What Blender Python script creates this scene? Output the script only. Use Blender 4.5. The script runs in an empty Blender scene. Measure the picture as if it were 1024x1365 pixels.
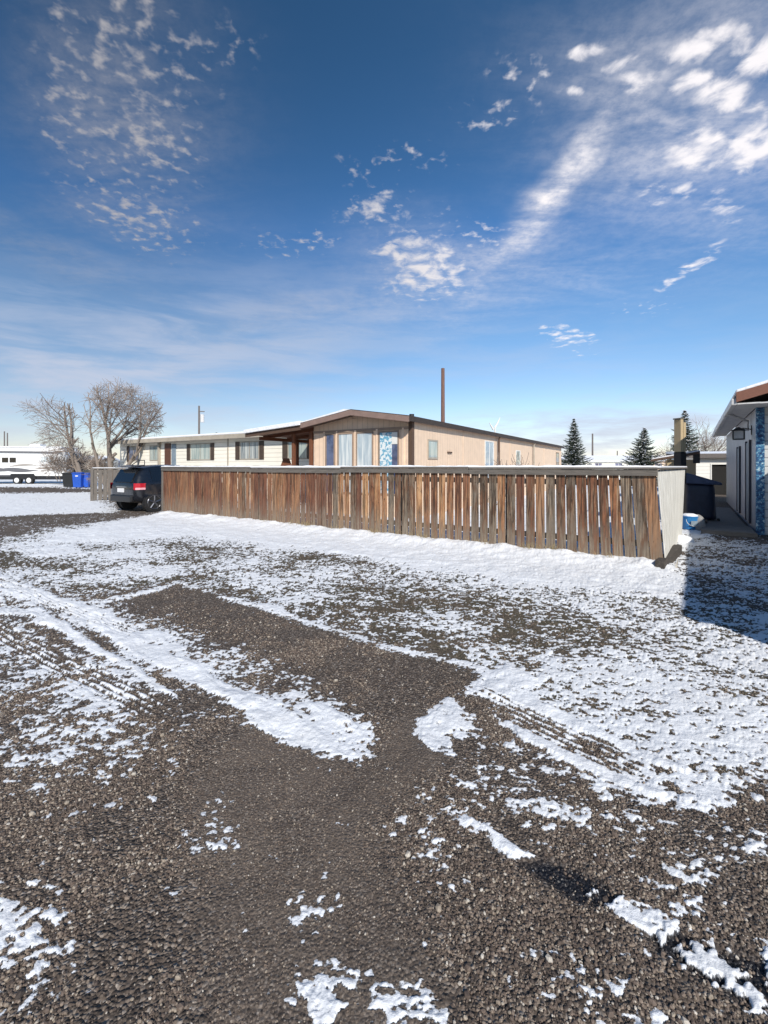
import bpy, math, random
import numpy as np
from mathutils import Vector, Matrix
random.seed(7); RNG = np.random.default_rng(7)
S = bpy.context.scene
COL = S.collection
R = math.radians
# ------------------------------------------------------------------ camera
F = 600.0                      # focal length in pixels of a 1024 x 1365 frame
EYE = 1.6
cam_d = bpy.data.cameras.new('camera'); cam = bpy.data.objects.new('camera', cam_d); COL.objects.link(cam)
cam_d.sensor_fit = 'VERTICAL'; cam_d.sensor_height = 36; cam_d.sensor_width = 27
cam_d.lens = F/1365*36; cam_d.shift_y = -60.5/1365
cam_d.clip_start = 0.05; cam_d.clip_end = 9000
cam.location = (0, 0, EYE); cam.rotation_euler = (R(90), 0, 0)
S.camera = cam
S.render.resolution_x = 768; S.render.resolution_y = 1024
S.view_settings.view_transform = 'Standard'; S.view_settings.look = 'None'
S.view_settings.gamma = 1; S.view_settings.exposure = 0.12
# ------------------------------------------------------------------ sun and sky
SUN_EL = 34.0
sh = Vector((-0.20, 1.0)).normalized()          # direction in which shadows fall on the ground
to_sun = Vector((-sh.x*math.cos(R(SUN_EL)), -sh.y*math.cos(R(SUN_EL)), math.sin(R(SUN_EL))))
sd = bpy.data.lights.new('sun', 'SUN'); so = bpy.data.objects.new('sun', sd); COL.objects.link(so)
sd.energy = 4.6; sd.angle = R(0.5); sd.color = (1.0, 0.945, 0.86)
so.rotation_euler = (-to_sun).to_track_quat('-Z', 'Y').to_euler(); so.location = (0, -10, 20)

class NT:
    """small node helper"""
    def __init__(s, tree): s.t = tree; s.n = tree.nodes; s.l = tree.links
    def new(s, ty, **kw):
        n = s.n.new(ty)
        for k, v in kw.items():
            if k == 'inp':
                for kk, vv in v.items():
                    if isinstance(vv, bpy.types.NodeSocket): s.l.new(vv, n.inputs[kk])
                    else: n.inputs[kk].default_value = vv
            else: setattr(n, k, v)
        return n
    def m(s, op, a, b=0.0, c=None, clamp=False):
        n = s.n.new('ShaderNodeMath'); n.operation = op; n.use_clamp = clamp
        for i, v in enumerate((a, b, c)):
            if v is None: continue
            if isinstance(v, bpy.types.NodeSocket): s.l.new(v, n.inputs[i])
            else: n.inputs[i].default_value = v
        return n.outputs[0]
    def mix(s, f, a, b, bt='MIX'):
        n = s.n.new('ShaderNodeMix'); n.data_type = 'RGBA'; n.blend_type = bt
        for i, v in ((0, f), (6, a), (7, b)):
            if isinstance(v, bpy.types.NodeSocket): s.l.new(v, n.inputs[i])
            else: n.inputs[i].default_value = v if not isinstance(v, tuple) else (v+(1,))[:4]
        return n.outputs[2]
    def ss(s, x, a, b, lo=0.0, hi=1.0):
        n = s.n.new('ShaderNodeMapRange'); n.interpolation_type = 'SMOOTHSTEP'
        if isinstance(x, bpy.types.NodeSocket): s.l.new(x, n.inputs[0])
        else: n.inputs[0].default_value = x
        for i, v in ((1, a), (2, b), (3, lo), (4, hi)): n.inputs[i].default_value = v
        return n.outputs[0]
    def noise(s, vec, scale, detail=4, rough=0.55, dist=0.0):
        n = s.n.new('ShaderNodeTexNoise'); n.inputs['Scale'].default_value = scale
        n.inputs['Detail'].default_value = detail; n.inputs['Roughness'].default_value = rough
        n.inputs['Distortion'].default_value = dist
        if vec is not None: s.l.new(vec, n.inputs['Vector'])
        return n.outputs[0]
    def vmap(s, vec, scale=(1, 1, 1), loc=(0, 0, 0), rot=(0, 0, 0)):
        n = s.n.new('ShaderNodeMapping'); n.inputs['Scale'].default_value = scale
        n.inputs['Location'].default_value = loc; n.inputs['Rotation'].default_value = rot
        s.l.new(vec, n.inputs['Vector']); return n.outputs[0]
    def ramp(s, f, stops):
        n = s.n.new('ShaderNodeValToRGB'); e = n.color_ramp.elements
        while len(e) < len(stops): e.new(0.5)
        for i, (p, c) in enumerate(stops): e[i].position = p; e[i].color = tuple(c)+(1,)
        s.l.new(f, n.inputs[0]); return n.outputs[0]

W = bpy.data.worlds.new("World"); S.world = W; W.use_nodes = True
w = NT(W.node_tree); w.n.clear()
sky = w.new('ShaderNodeTexSky'); sky.sky_type = 'NISHITA'; sky.sun_disc = False
sky.sun_elevation = R(SUN_EL); sky.sun_rotation = math.atan2(to_sun.x, to_sun.y)
sky.air_density = 1.0; sky.dust_density = 0.4; sky.ozone_density = 3.0; sky.altitude = 900
tc = w.new('ShaderNodeTexCoord'); D = tc.outputs['Generated']
sep = w.new('ShaderNodeSeparateXYZ'); w.l.new(D, sep.inputs[0])
dx, dy, dz = sep.outputs
# position on a high cloud layer (true perspective of a flat cloud deck)
zc = w.m('MAXIMUM', dz, 0.03)
cxy = w.new('ShaderNodeCombineXYZ', inp={0: w.m('DIVIDE', dx, w.m('ADD', zc, .08)), 1: w.m('DIVIDE', dy, w.m('ADD', zc, .08)), 2: 0.0}).outputs[0]
# compass / slope coordinates of a direction, for where in the sky each cloud group hangs
yc = w.m('MAXIMUM', dy, 0.05)
gx = w.m('DIVIDE', dx, yc); gz = w.m('DIVIDE', dz, yc)
wob = w.noise(cxy, 2.2, 4, .6)
wob2 = w.noise(w.vmap(cxy, loc=(7, 3, 1)), 2.2, 4, .6)
gx = w.m('ADD', gx, w.m('MULTIPLY', w.m('SUBTRACT', wob, .5), .16)); gz = w.m('ADD', gz, w.m('MULTIPLY', w.m('SUBTRACT', wob2, .5), .16))
def gauss(px, py, sx, sy, ang=0, k=1.0):
    cx, cz = (px-512)/F, (622-py)/F
    ca, sa = math.cos(R(ang)), math.sin(R(ang))
    X = w.m('SUBTRACT', gx, cx); Z = w.m('SUBTRACT', gz, cz)
    u = w.m('ADD', w.m('MULTIPLY', X, ca*F/sx), w.m('MULTIPLY', Z, sa*F/sx))
    v = w.m('ADD', w.m('MULTIPLY', X, -sa*F/sy), w.m('MULTIPLY', Z, ca*F/sy))
    r2 = w.m('ADD', w.m('MULTIPLY', u, u), w.m('MULTIPLY', v, v))
    return w.m('MULTIPLY', w.m('EXPONENT', w.m('MULTIPLY', r2, -0.5)), k)
def total(lst):
    o = lst[0]
    for q in lst[1:]: o = w.m('MAXIMUM', o, q)
    return o
puffl = total([gauss(170, 55, 120, 80, -20, .80), gauss(205, 180, 62, 85, 10, .86), gauss(185, 285, 85, 36, -25, .86), gauss(100, 150, 60, 120, 15, .74), gauss(290, 65, 45, 30, 20, .70), gauss(420, 315, 34, 16, 0, .74), gauss(545, 215, 60, 22, 0, .66), gauss(650, 150, 50, 24, 0, .72), gauss(480, 225, 34, 24, 0, .66), gauss(640, 310, 60, 30, 0, .66), gauss(375, 330, 50, 24, 0, .6), gauss(700, 100, 60, 40, 0, .62), gauss(500, 280, 50, 24, 0, .74), gauss(860, 400, 60, 20, 0, .5)])
puffs = total([gauss(785, 60, 22, 13, 0, .85), gauss(825, 90, 30, 12, 30, .7), gauss(935, 62, 40, 22, 20, .98), gauss(1010, 75, 40, 30, 0, .98), gauss(860, 120, 28, 16, 0, .98),
    gauss(955, 125, 55, 18, -8, .98), gauss(935, 192, 34, 26, 10, .98), gauss(1005, 195, 34, 34, 40, .98), gauss(562, 355, 56, 44, -20, .80),
    gauss(495, 290, 30, 10, 0, .62), gauss(920, 352, 42, 10, 38, .82), gauss(755, 455, 34, 11, 0, .78), gauss(770, 125, 14, 8, 0, .75), gauss(650, 145, 20, 9, 0, .55),
    gauss(950, 285, 30, 10, 0, .72), gauss(900, 255, 50, 25, 0, .6)])
cell = w.noise(cxy, 14.0, 5, .55, .3)
cell2 = w.noise(cxy, 4.5, 3, .5)
puff = w.m('ADD', w.m('MULTIPLY', w.m('SUBTRACT', cell, .5), 3.0), w.m('MULTIPLY', w.m('SUBTRACT', cell2, .5), .7))
celll = w.noise(cxy, 27.0, 3, .5, .15)
puffml = w.m('MULTIPLY', w.ss(w.m('ADD', puffl, w.m('MULTIPLY', w.m('SUBTRACT', celll, .5), 3.2)), .62, 1.55), w.ss(puffl, .2, .6))
puffm = w.m('MULTIPLY', w.ss(w.m('ADD', puffs, w.m('MULTIPLY', puff, .72)), .46, 1.15), w.ss(puffs, .12, .45))
wv = w.noise(w.vmap(cxy, scale=(1, 3.2, 1), rot=(0, 0, R(50))), 2.0, 7, .6, .6)
wisps = total([gauss(738, 258, 125, 18, 50, .95), gauss(660, 340, 90, 22, 20, .42), gauss(830, 150, 60, 34, 35, .42), gauss(940, 140, 130, 110, 0, .62), gauss(560, 370, 70, 45, 0, .35),
    gauss(150, 140, 80, 130, 20, .44), gauss(60, 330, 120, 26, -25, .22), gauss(600, 390, 260, 30, 10, .26)])
wispm = w.m('MULTIPLY', w.m('MULTIPLY', wisps, w.ss(wv, .28, .72, .25, 1.3)), w.ss(w.noise(cxy, 24, 4, .65), .3, .68, .62, 1.15))
band = w.noise(w.vmap(D, scale=(2.2, 2.2, 13)), 1.7, 6, .6, .4)
bands = total([gauss(70, 500, 330, 75, 4, .95), gauss(20, 410, 130, 22, -5, .55), gauss(360, 512, 60, 9, -5, .55), gauss(850, 576, 270, 34, 4, 1.0), gauss(250, 590, 500, 30, 0, .5), gauss(480, 495, 60, 8, 0, .4), gauss(650, 470, 300, 60, 0, .3)])
bandm = w.m('MULTIPLY', bands, w.ss(band, .34, .66, .28, 1.1))
skyc = w.new('ShaderNodeHueSaturation', inp={'Saturation': 1.18, 'Value': 1.0, 'Color': sky.outputs[0]}).outputs[0]
# polarised deep blue overhead, pale near the horizon (measured against the photograph)
grad = w.ss(dz, 0.0, 0.75)
tint = w.ramp(grad, [(0.0, (1.48, 1.24, 1.18)), (0.10, (1.44, 1.24, 1.15)), (0.30, (1.26, 1.24, 1.18)), (.65, (.96, 1.14, 1.22)), (1.0, (.78, .92, .90))])
skyc = w.mix(1.0, skyc, tint, 'MULTIPLY')
sidev = w.ss(dx, -.6, .6, .80, 1.30)
skyc = w.mix(1.0, skyc, w.new('ShaderNodeCombineXYZ', inp={0: sidev, 1: sidev, 2: sidev}).outputs[0], 'MULTIPLY')
bright = w.ss(dx, -.45, .42, 4.6, 9.6)
cw = w.new('ShaderNodeVectorMath', operation='SCALE', inp={0: (1.0, .96, .98)}); w.l.new(bright, cw.inputs['Scale'])
cc = cw.outputs[0]
sc2 = w.mix(w.m('MULTIPLY', bandm, .78, clamp=True), skyc, (5.5, 5.9, 7.1))
sc2 = w.mix(w.m('MULTIPLY', wispm, .78, clamp=True), sc2, cc)
sc2 = w.mix(w.m('MULTIPLY', puffml, .80, clamp=True), sc2, cc)
sc2 = w.mix(w.m('MULTIPLY', puffm, .95, clamp=True), sc2, cc)
bg = w.new('ShaderNodeBackground', inp={'Strength': 0.1}); w.l.new(sc2, bg.inputs[0])
wo = w.new('ShaderNodeOutputWorld'); w.l.new(bg.outputs[0], wo.inputs[0])

# ------------------------------------------------------------------ helpers
def fr(a, b, z=0.0, ang=34.5):           # street grid frame -> world
    s_, c_ = math.sin(R(ang)), math.cos(R(ang))
    return Vector((a*c_+b*s_, -a*s_+b*c_, z))
def gp(px, py, z=0.0):                   # ground point seen at a photo position
    Y = F*(EYE-z)/(py-622.0); return ((px-512)/F*Y, Y)
def at(px, Y): return ((px-512)/F*Y)

MATS = {}
def nm(name):
    m = bpy.data.materials.new(name); m.use_nodes = True; t = NT(m.node_tree); t.n.clear()
    o = t.new('ShaderNodeOutputMaterial'); p = t.new('ShaderNodeBsdfPrincipled'); t.l.new(p.outputs[0], o.inputs[0])
    MATS[name] = m; return m, t, p
def plain(name, col, rough=.7, var=.25, scale=6., bump=.0, stretch=(1, 1, 1), metal=0., spec=.5, groove=None, col2=None, rnd=0.):
    m, t, p = nm(name)
    tcn = t.new('ShaderNodeTexCoord').outputs['Object']
    v = t.vmap(tcn, scale=stretch)
    n1 = t.noise(v, scale, 6, .65)
    c2 = col2 or tuple(c*(1-var) for c in col)
    c = t.mix(t.ss(n1, .3, .7), tuple(c2), tuple(col))
    big = t.noise(tcn, .7, 3, .6)
    c = t.mix(t.ss(big, .3, .7, 0, var*.6), c, tuple(x*.7 for x in col))
    if rnd:
        oi = t.new('ShaderNodeObjectInfo').outputs['Random']
        k = t.m('ADD', t.m('MULTIPLY', oi, rnd*2), 1-rnd)
        c = t.mix(1.0, c, t.new('ShaderNodeCombineXYZ', inp={0: k, 1: k, 2: k}).outputs[0], 'MULTIPLY')
    h = t.m('MULTIPLY', n1, bump*.01 if bump else 0.001)
    if groove:                                        # (axis, pitch, width, depth)
        ax, pitch, wd, dp = groove
        sx = t.new('ShaderNodeSeparateXYZ'); t.l.new(tcn, sx.inputs[0])
        q = sx.outputs[ax]
        if ax == 'XY': pass
        f = t.m('FRACT', t.m('DIVIDE', q, pitch))
        e = t.m('MINIMUM', f, t.m('SUBTRACT', 1.0, f))
        g = t.ss(e, 0, wd/pitch, 1, 0)
        c = t.mix(t.m('MULTIPLY', g, .55), c, tuple(x*.35 for x in col))
        h = t.m('SUBTRACT', h, t.m('MULTIPLY', g, dp))
    t.l.new(c, p.inputs['Base Color'])
    b = t.new('ShaderNodeBump', inp={'Strength': 1.0, 'Distance': 1.0, 'Height': h}); t.l.new(b.outputs[0], p.inputs['Normal'])
    p.inputs['Roughness'].default_value = rough; p.inputs['Metallic'].default_value = metal
    p.inputs['Specular IOR Level'].default_value = spec
    return m

class MB:
    def __init__(s): s.v = []; s.f = []
    def add(s, vs, fs):
        o = len(s.v); s.v += [tuple(q) for q in vs]; s.f += [tuple(i+o for i in f) for f in fs]; return s
    def box(s, x0, y0, z0, x1, y1, z1):
        vs = [(x, y, z) for z in (z0, z1) for y in (y0, y1) for x in (x0, x1)]
        return s.add(vs, [(0, 2, 3, 1), (4, 5, 7, 6), (0, 1, 5, 4), (2, 6, 7, 3), (0, 4, 6, 2), (1, 3, 7, 5)])
    def prism(s, pts, axis, a0, a1):
        """polygon pts in the two other axes, extruded along axis"""
        n = len(pts); vs = []
        for a in (a0, a1):
            for (p, q) in pts:
                vs.append({'x': (a, p, q), 'y': (p, a, q), 'z': (p, q, a)}[axis])
        fs = [tuple(range(n)), tuple(range(2*n-1, n-1, -1))]+[(i, i+n, (i+1) % n+n, (i+1) % n) for i in range(n)]
        return s.add(vs, fs)
    def tube(s, pts, rad, n=8, cap=True):
        pts = [Vector(p) for p in pts]; rings = []
        for i, p in enumerate(pts):
            d = (pts[min(i+1, len(pts)-1)]-pts[max(i-1, 0)]).normalized()
            up = Vector((0, 0, 1)) if abs(d.z) < .9 else Vector((1, 0, 0))
            a = d.cross(up).normalized(); b = a.cross(d)
            r = rad[i] if hasattr(rad, '__len__') else rad
            rings.append([p+(a*math.cos(k*2*math.pi/n)+b*math.sin(k*2*math.pi/n))*r for k in range(n)])
        vs = [q for g in rings for q in g]; fs = []
        for i in range(len(pts)-1):
            for k in range(n):
                fs.append((i*n+k, i*n+(k+1) % n, (i+1)*n+(k+1) % n, (i+1)*n+k))
        if cap: fs += [tuple(range(n-1, -1, -1)), tuple((len(pts)-1)*n+k for k in range(n))]
        return s.add(vs, fs)
    def build(s, name, mat, parent=None, smooth=False, bevel=0, loc=(0, 0, 0), rz=0, wn=False):
        me = bpy.data.meshes.new(name); me.from_pydata(s.v, [], s.f); me.update()
        o = bpy.data.objects.new(name, me); COL.objects.link(o); me.materials.append(MATS[mat] if isinstance(mat, str) else mat)
        o.location = loc; o.rotation_euler = (0, 0, rz)
        if parent: o.parent = parent
        import bmesh
        bm = bmesh.new(); bm.from_mesh(me); bmesh.ops.recalc_face_normals(bm, faces=bm.faces); bm.to_mesh(me); bm.free()
        if smooth: me.shade_smooth()
        if bevel:
            b = o.modifiers.new('bevel', 'BEVEL'); b.width = bevel; b.segments = 2; b.limit_method = 'ANGLE'
        return o
def empty(name, loc, rz, label, cat, group=None):
    o = bpy.data.objects.new(name, None); COL.objects.link(o); o.location = loc; o.rotation_euler = (0, 0, rz); o.empty_display_size = .1
    return tag(o, label, cat, group)
def tag(o, label, cat, group=None, kind=None):
    if label: o['label'] = label
    if cat: o['category'] = cat
    if group: o['group'] = group
    if kind: o['kind'] = kind
    return o

# ---- numpy noise
def _hash(ix, iy, seed):
    h = (ix.astype(np.int64)*374761393+iy.astype(np.int64)*668265263+seed*1442695041) & 0xffffffff
    h = ((h ^ (h >> 13))*1274126177) & 0xffffffff
    h = (h ^ (h >> 16)) & 0xffff
    return h.astype(np.float64)/65535.0
def vnoise(x, y, seed=0):
    ix = np.floor(x); iy = np.floor(y); fx = x-ix; fy = y-iy
    fx = fx*fx*fx*(fx*(fx*6-15)+10); fy = fy*fy*fy*(fy*(fy*6-15)+10)
    a = _hash(ix, iy, seed); b = _hash(ix+1, iy, seed); c = _hash(ix, iy+1, seed); d = _hash(ix+1, iy+1, seed)
    return (a*(1-fx)+b*fx)*(1-fy)+(c*(1-fx)+d*fx)*fy
def fbm(x, y, octv=4, seed=0, gain=.55):
    o = 0; am = 1; tot = 0
    for i in range(octv):
        ca, sa = math.cos(.7*i+.3), math.sin(.7*i+.3)
        o = o+am*vnoise((x*ca-y*sa)*2**i+17.3*i, (x*sa+y*ca)*2**i-9.1*i, seed+i*13); tot += am; am *= gain
    return o/tot
def sst(x, a, b):
    t = np.clip((x-a)/(b-a), 0, 1); return t*t*(3-2*t)
def sdf(poly, x, y):
    """signed distance to polygon (negative inside)"""
    n = len(poly); d = np.full(x.shape, 1e9); ins = np.zeros(x.shape, bool)
    for i in range(n):
        ax, ay = poly[i]; bx, by = poly[(i+1) % n]
        ex, ey = bx-ax, by-ay
        t = np.clip(((x-ax)*ex+(y-ay)*ey)/(ex*ex+ey*ey+1e-12), 0, 1)
        d = np.minimum(d, (x-ax-t*ex)**2+(y-ay-t*ey)**2)
        c = (ay > y) != (by > y)
        with np.errstate(divide='ignore', invalid='ignore'):
            ins ^= c & (x < (bx-ax)*(y-ay)/(by-ay+1e-15)+ax)
    d = np.sqrt(d); return np.where(ins, -d, d)

# ------------------------------------------------------------------ the ground: one sheet to the horizon
# snow coverage drawn as patches on the ground: (coverage, edge softness as a share of distance, outline)
def G(pts): return [gp(*p) for p in pts]
ZONES = [
 # open ground beyond
 (1.0, .02, G([(-2600, 652), (3600, 652), (3600, 622.6), (-2600, 622.6)])),
 (.97, .02, G([(-700, 655), (130, 655), (160, 683), (-10, 689), (-700, 700)])),
 (.05, .02, G([(-900, 649.5), (88, 649.5), (125, 651.5), (128, 656), (60, 657), (-900, 659)])),
 # behind the fence
 (.96, .02, G([(222, 683), (885, 756), (900, 720), (912, 690), (912, 640), (300, 640), (217, 655)])),
 (.62, .05, G([(905, 758), (925, 716), (1180, 735), (1400, 900), (1024, 870), (925, 805)])),
 (.98, .02, G([(905, 702), (930, 698), (945, 712), (935, 722), (903, 735)])),
 # rough field in front of the fence
 (.585, .05, G([(-300, 740), (-20, 722), (100, 700), (217, 690), (885, 766), (925, 800), (1024, 862), (1300, 960), (1300, 1075), (1024, 1000), (960, 1035), (905, 1030), (840, 990), (760, 960), (700, 925), (640, 893), (600, 880), (520, 855), (430, 832), (330, 800), (240, 776), (120, 792), (-30, 775), (-300, 800)])),
 (.50, .08, G([(150, 722), (260, 722), (300, 735), (190, 742)])),
 (.43, .07, G([(360, 770), (470, 745), (580, 790), (640, 835), (600, 860), (500, 835), (400, 805)])),
 (.45, .07, G([(640, 800), (760, 800), (820, 850), (760, 880), (660, 850)])),
 (.44, .07, G([(860, 870), (960, 850), (1050, 900), (1050, 960), (940, 950)])),
 (.63, .06, G([(620, 900), (700, 890), (860, 930), (980, 990), (920, 1030), (830, 1000), (740, 955)])),
 (.35, .03, G([(-300, 752), (-10, 740), (60, 748), (20, 756), (-300, 765)])),
 # snow bank at the fence foot
 (1.0, .03, G([(95, 705), (217, 681), (400, 702), (886, 752), (905, 758), (927, 806), (860, 796), (780, 786), (640, 768), (520, 752), (400, 733), (250, 716), (150, 722), (20, 728)])),
 (.96, .02, G([(40, 732), (110, 722), (120, 738), (30, 748)])),
 # dirt lane to the car
 (.16, .012, G([(-500, 703), (0, 692), (130, 686), (230, 679), (226, 684), (160, 692), (90, 701), (0, 709), (-500, 724)])),
 # bare gravel wedge
 (.0, .02, G([(150, 806), (235, 784), (330, 808), (430, 838), (520, 862), (600, 884), (640, 905), (575, 945), (555, 1000), (500, 1040), (490, 985), (470, 950), (430, 925), (330, 872), (270, 848), (190, 820)])),
 # edges of snow round the wedge
 (.9, .004, G([(100, 806), (240, 779), (236, 783), (140, 806)])),
 (.9, .006, G([(240, 778), (330, 800), (420, 830), (520, 858), (640, 888), (640, 894), (520, 866), (420, 836), (330, 808)])),
 # thick strip on the left
 (.80, .03, G([(-60, 785), (60, 800), (130, 806), (200, 826), (330, 876), (430, 932), (484, 962), (486, 1000), (440, 1004), (380, 975), (330, 955), (290, 935), (200, 880), (120, 835), (60, 812), (-60, 800)])),
 (.99, .012, G([(85, 812), (130, 806), (165, 830), (120, 832)])),
 (.99, .012, G([(160, 842), (215, 838), (255, 862), (215, 876)])),
 (.99, .012, G([(270, 905), (330, 920), (400, 950), (450, 990), (440, 1003), (380, 972), (300, 938)])),
 (.46, .04, G([(250, 868), (320, 880), (400, 920), (360, 925), (300, 905)])),
 # speckled area far left
 (.50, .06, G([(-200, 830), (60, 826), (150, 870), (215, 930), (222, 975), (200, 1030), (120, 1060), (60, 1030), (-20, 960), (-200, 940)])),
 # right of the wedge
 (.99, .012, G([(640, 900), (670, 880), (720, 905), (700, 925), (740, 950), (690, 945), (640, 930), (618, 925)])),
 (.99, .012, G([(562, 960), (600, 930), (640, 962), (636, 985), (600, 980), (610, 1010), (580, 1005), (558, 985)])),
 (.62, .03, G([(590, 1020), (640, 1010), (690, 1045), (680, 1080), (620, 1060)])),
 (.50, .04, G([(640, 980), (720, 975), (800, 1010), (890, 1055), (870, 1062), (760, 1030), (680, 1010)])),
 (.62, .04, G([(610, 1065), (700, 1040), (790, 1065), (822, 1092), (790, 1110), (700, 1105), (640, 1085)])),
 (.99, .008, G([(800, 1084), (812, 1080), (826, 1092), (816, 1100)])),
 (.98, .012, G([(590, 1082), (630, 1084), (670, 1112), (714, 1138), (690, 1150), (650, 1130), (600, 1108)])),
 (.50, .035, G([(520, 1098), (590, 1080), (625, 1120), (600, 1165), (550, 1140)])),
 (.99, .006, G([(795, 1198), (830, 1190), (880, 1212), (906, 1228), (902, 1241), (860, 1236), (815, 1218)])),
 (.58, .03, G([(850, 1165), (905, 1150), (938, 1180), (930, 1222), (880, 1200)])),
 (.50, .03, G([(880, 1240), (930, 1245), (960, 1275), (900, 1275)])),
 (.97, .01, G([(1008, 1252), (1040, 1240), (1060, 1285), (1020, 1290)])),
 (.60, .015, G([(975, 1112), (1010, 1118), (1015, 1140), (985, 1135)])),
 (.84, .02, G([(-80, 1205), (20, 1198), (60, 1210), (85, 1262), (70, 1290), (40, 1305), (0, 1300), (-80, 1320)])),
 (.56, .02, G([(-40, 1290), (60, 1290), (100, 1300), (60, 1330), (-40, 1335)])),
 (.62, .02, G([(400, 1305), (460, 1285), (520, 1310), (530, 1365), (420, 1400)])),
 (.70, .02, G([(530, 1340), (565, 1295), (592, 1345), (590, 1420), (510, 1400)])),
 (.50, .03, G([(675, 1290), (740, 1290), (770, 1330), (740, 1360), (700, 1330)])),
 (.60, .03, G([(780, 1330), (860, 1330), (880, 1400), (780, 1400)])),
 (.99, .006, G([(-40, 768), (0, 774), (60, 790), (120, 815), (190, 850), (240, 880), (236, 886), (180, 862), (110, 826), (50, 800), (-10, 786), (-40, 780)])),
 (.98, .004, G([(-30, 806), (40, 812), (110, 842), (180, 886), (240, 926), (236, 931), (170, 893), (100, 852), (30, 822), (-30, 816)])),
 (.985, .008, G([(150, 833), (210, 858), (290, 905), (380, 945), (440, 982), (470, 1004), (430, 1002), (360, 974), (280, 930), (200, 884), (140, 848)])),
 (.97, .005, G([(400, 930), (440, 940), (482, 966), (486, 980), (460, 968), (410, 940)])),
 (.99, .006, G([(330, 935), (390, 955), (440, 985), (478, 1000), (470, 1008), (420, 992), (370, 966)])),
 (.97, .004, G([(680, 964), (760, 1002), (850, 1042), (890, 1058), (880, 1064), (780, 1028), (690, 984)])),
 (.97, .004, G([(662, 915), (700, 928), (780, 962), (860, 1002), (920, 1026), (915, 1034), (850, 1010), (770, 976), (690, 940)])),
 (.55, .02, G([(700, 1150), (760, 1165), (800, 1190), (790, 1170), (740, 1145)])),
 (.60, .02, G([(870, 1262), (940, 1290), (1000, 1330), (1060, 1360), (1060, 1335), (990, 1300), (910, 1250)])),
 (.36, .03, G([(230, 1130), (290, 1060), (325, 1085), (310, 1130), (260, 1130)])),
 (.40, .03, G([(380, 1220), (430, 1190), (460, 1210), (420, 1235)])),
]
def along(line, x, y):
    """distance across and position along a straight line on the ground"""
    (ax, ay), (bx, by) = gp(*line[0]), gp(*line[1]); L = math.hypot(bx-ax, by-ay); ux, uy = (bx-ax)/L, (by-ay)/L
    rx, ry = x-ax, y-ay
    return rx*(-uy)+ry*ux, rx*ux+ry*uy, L
FINEP = G([(560, 940), (600, 1010), (500, 1110), (560, 1230), (600, 1450), (260, 1450), (270, 1180), (250, 1040), (330, 960), (480, 1010)])
TRACKS = [((-120, 775), (245, 975), .11, .3, .10), ((600, 908), (895, 1050), .115, .55, .36), ((-60, 756), (190, 850), .10, .3, .1)]
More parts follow.
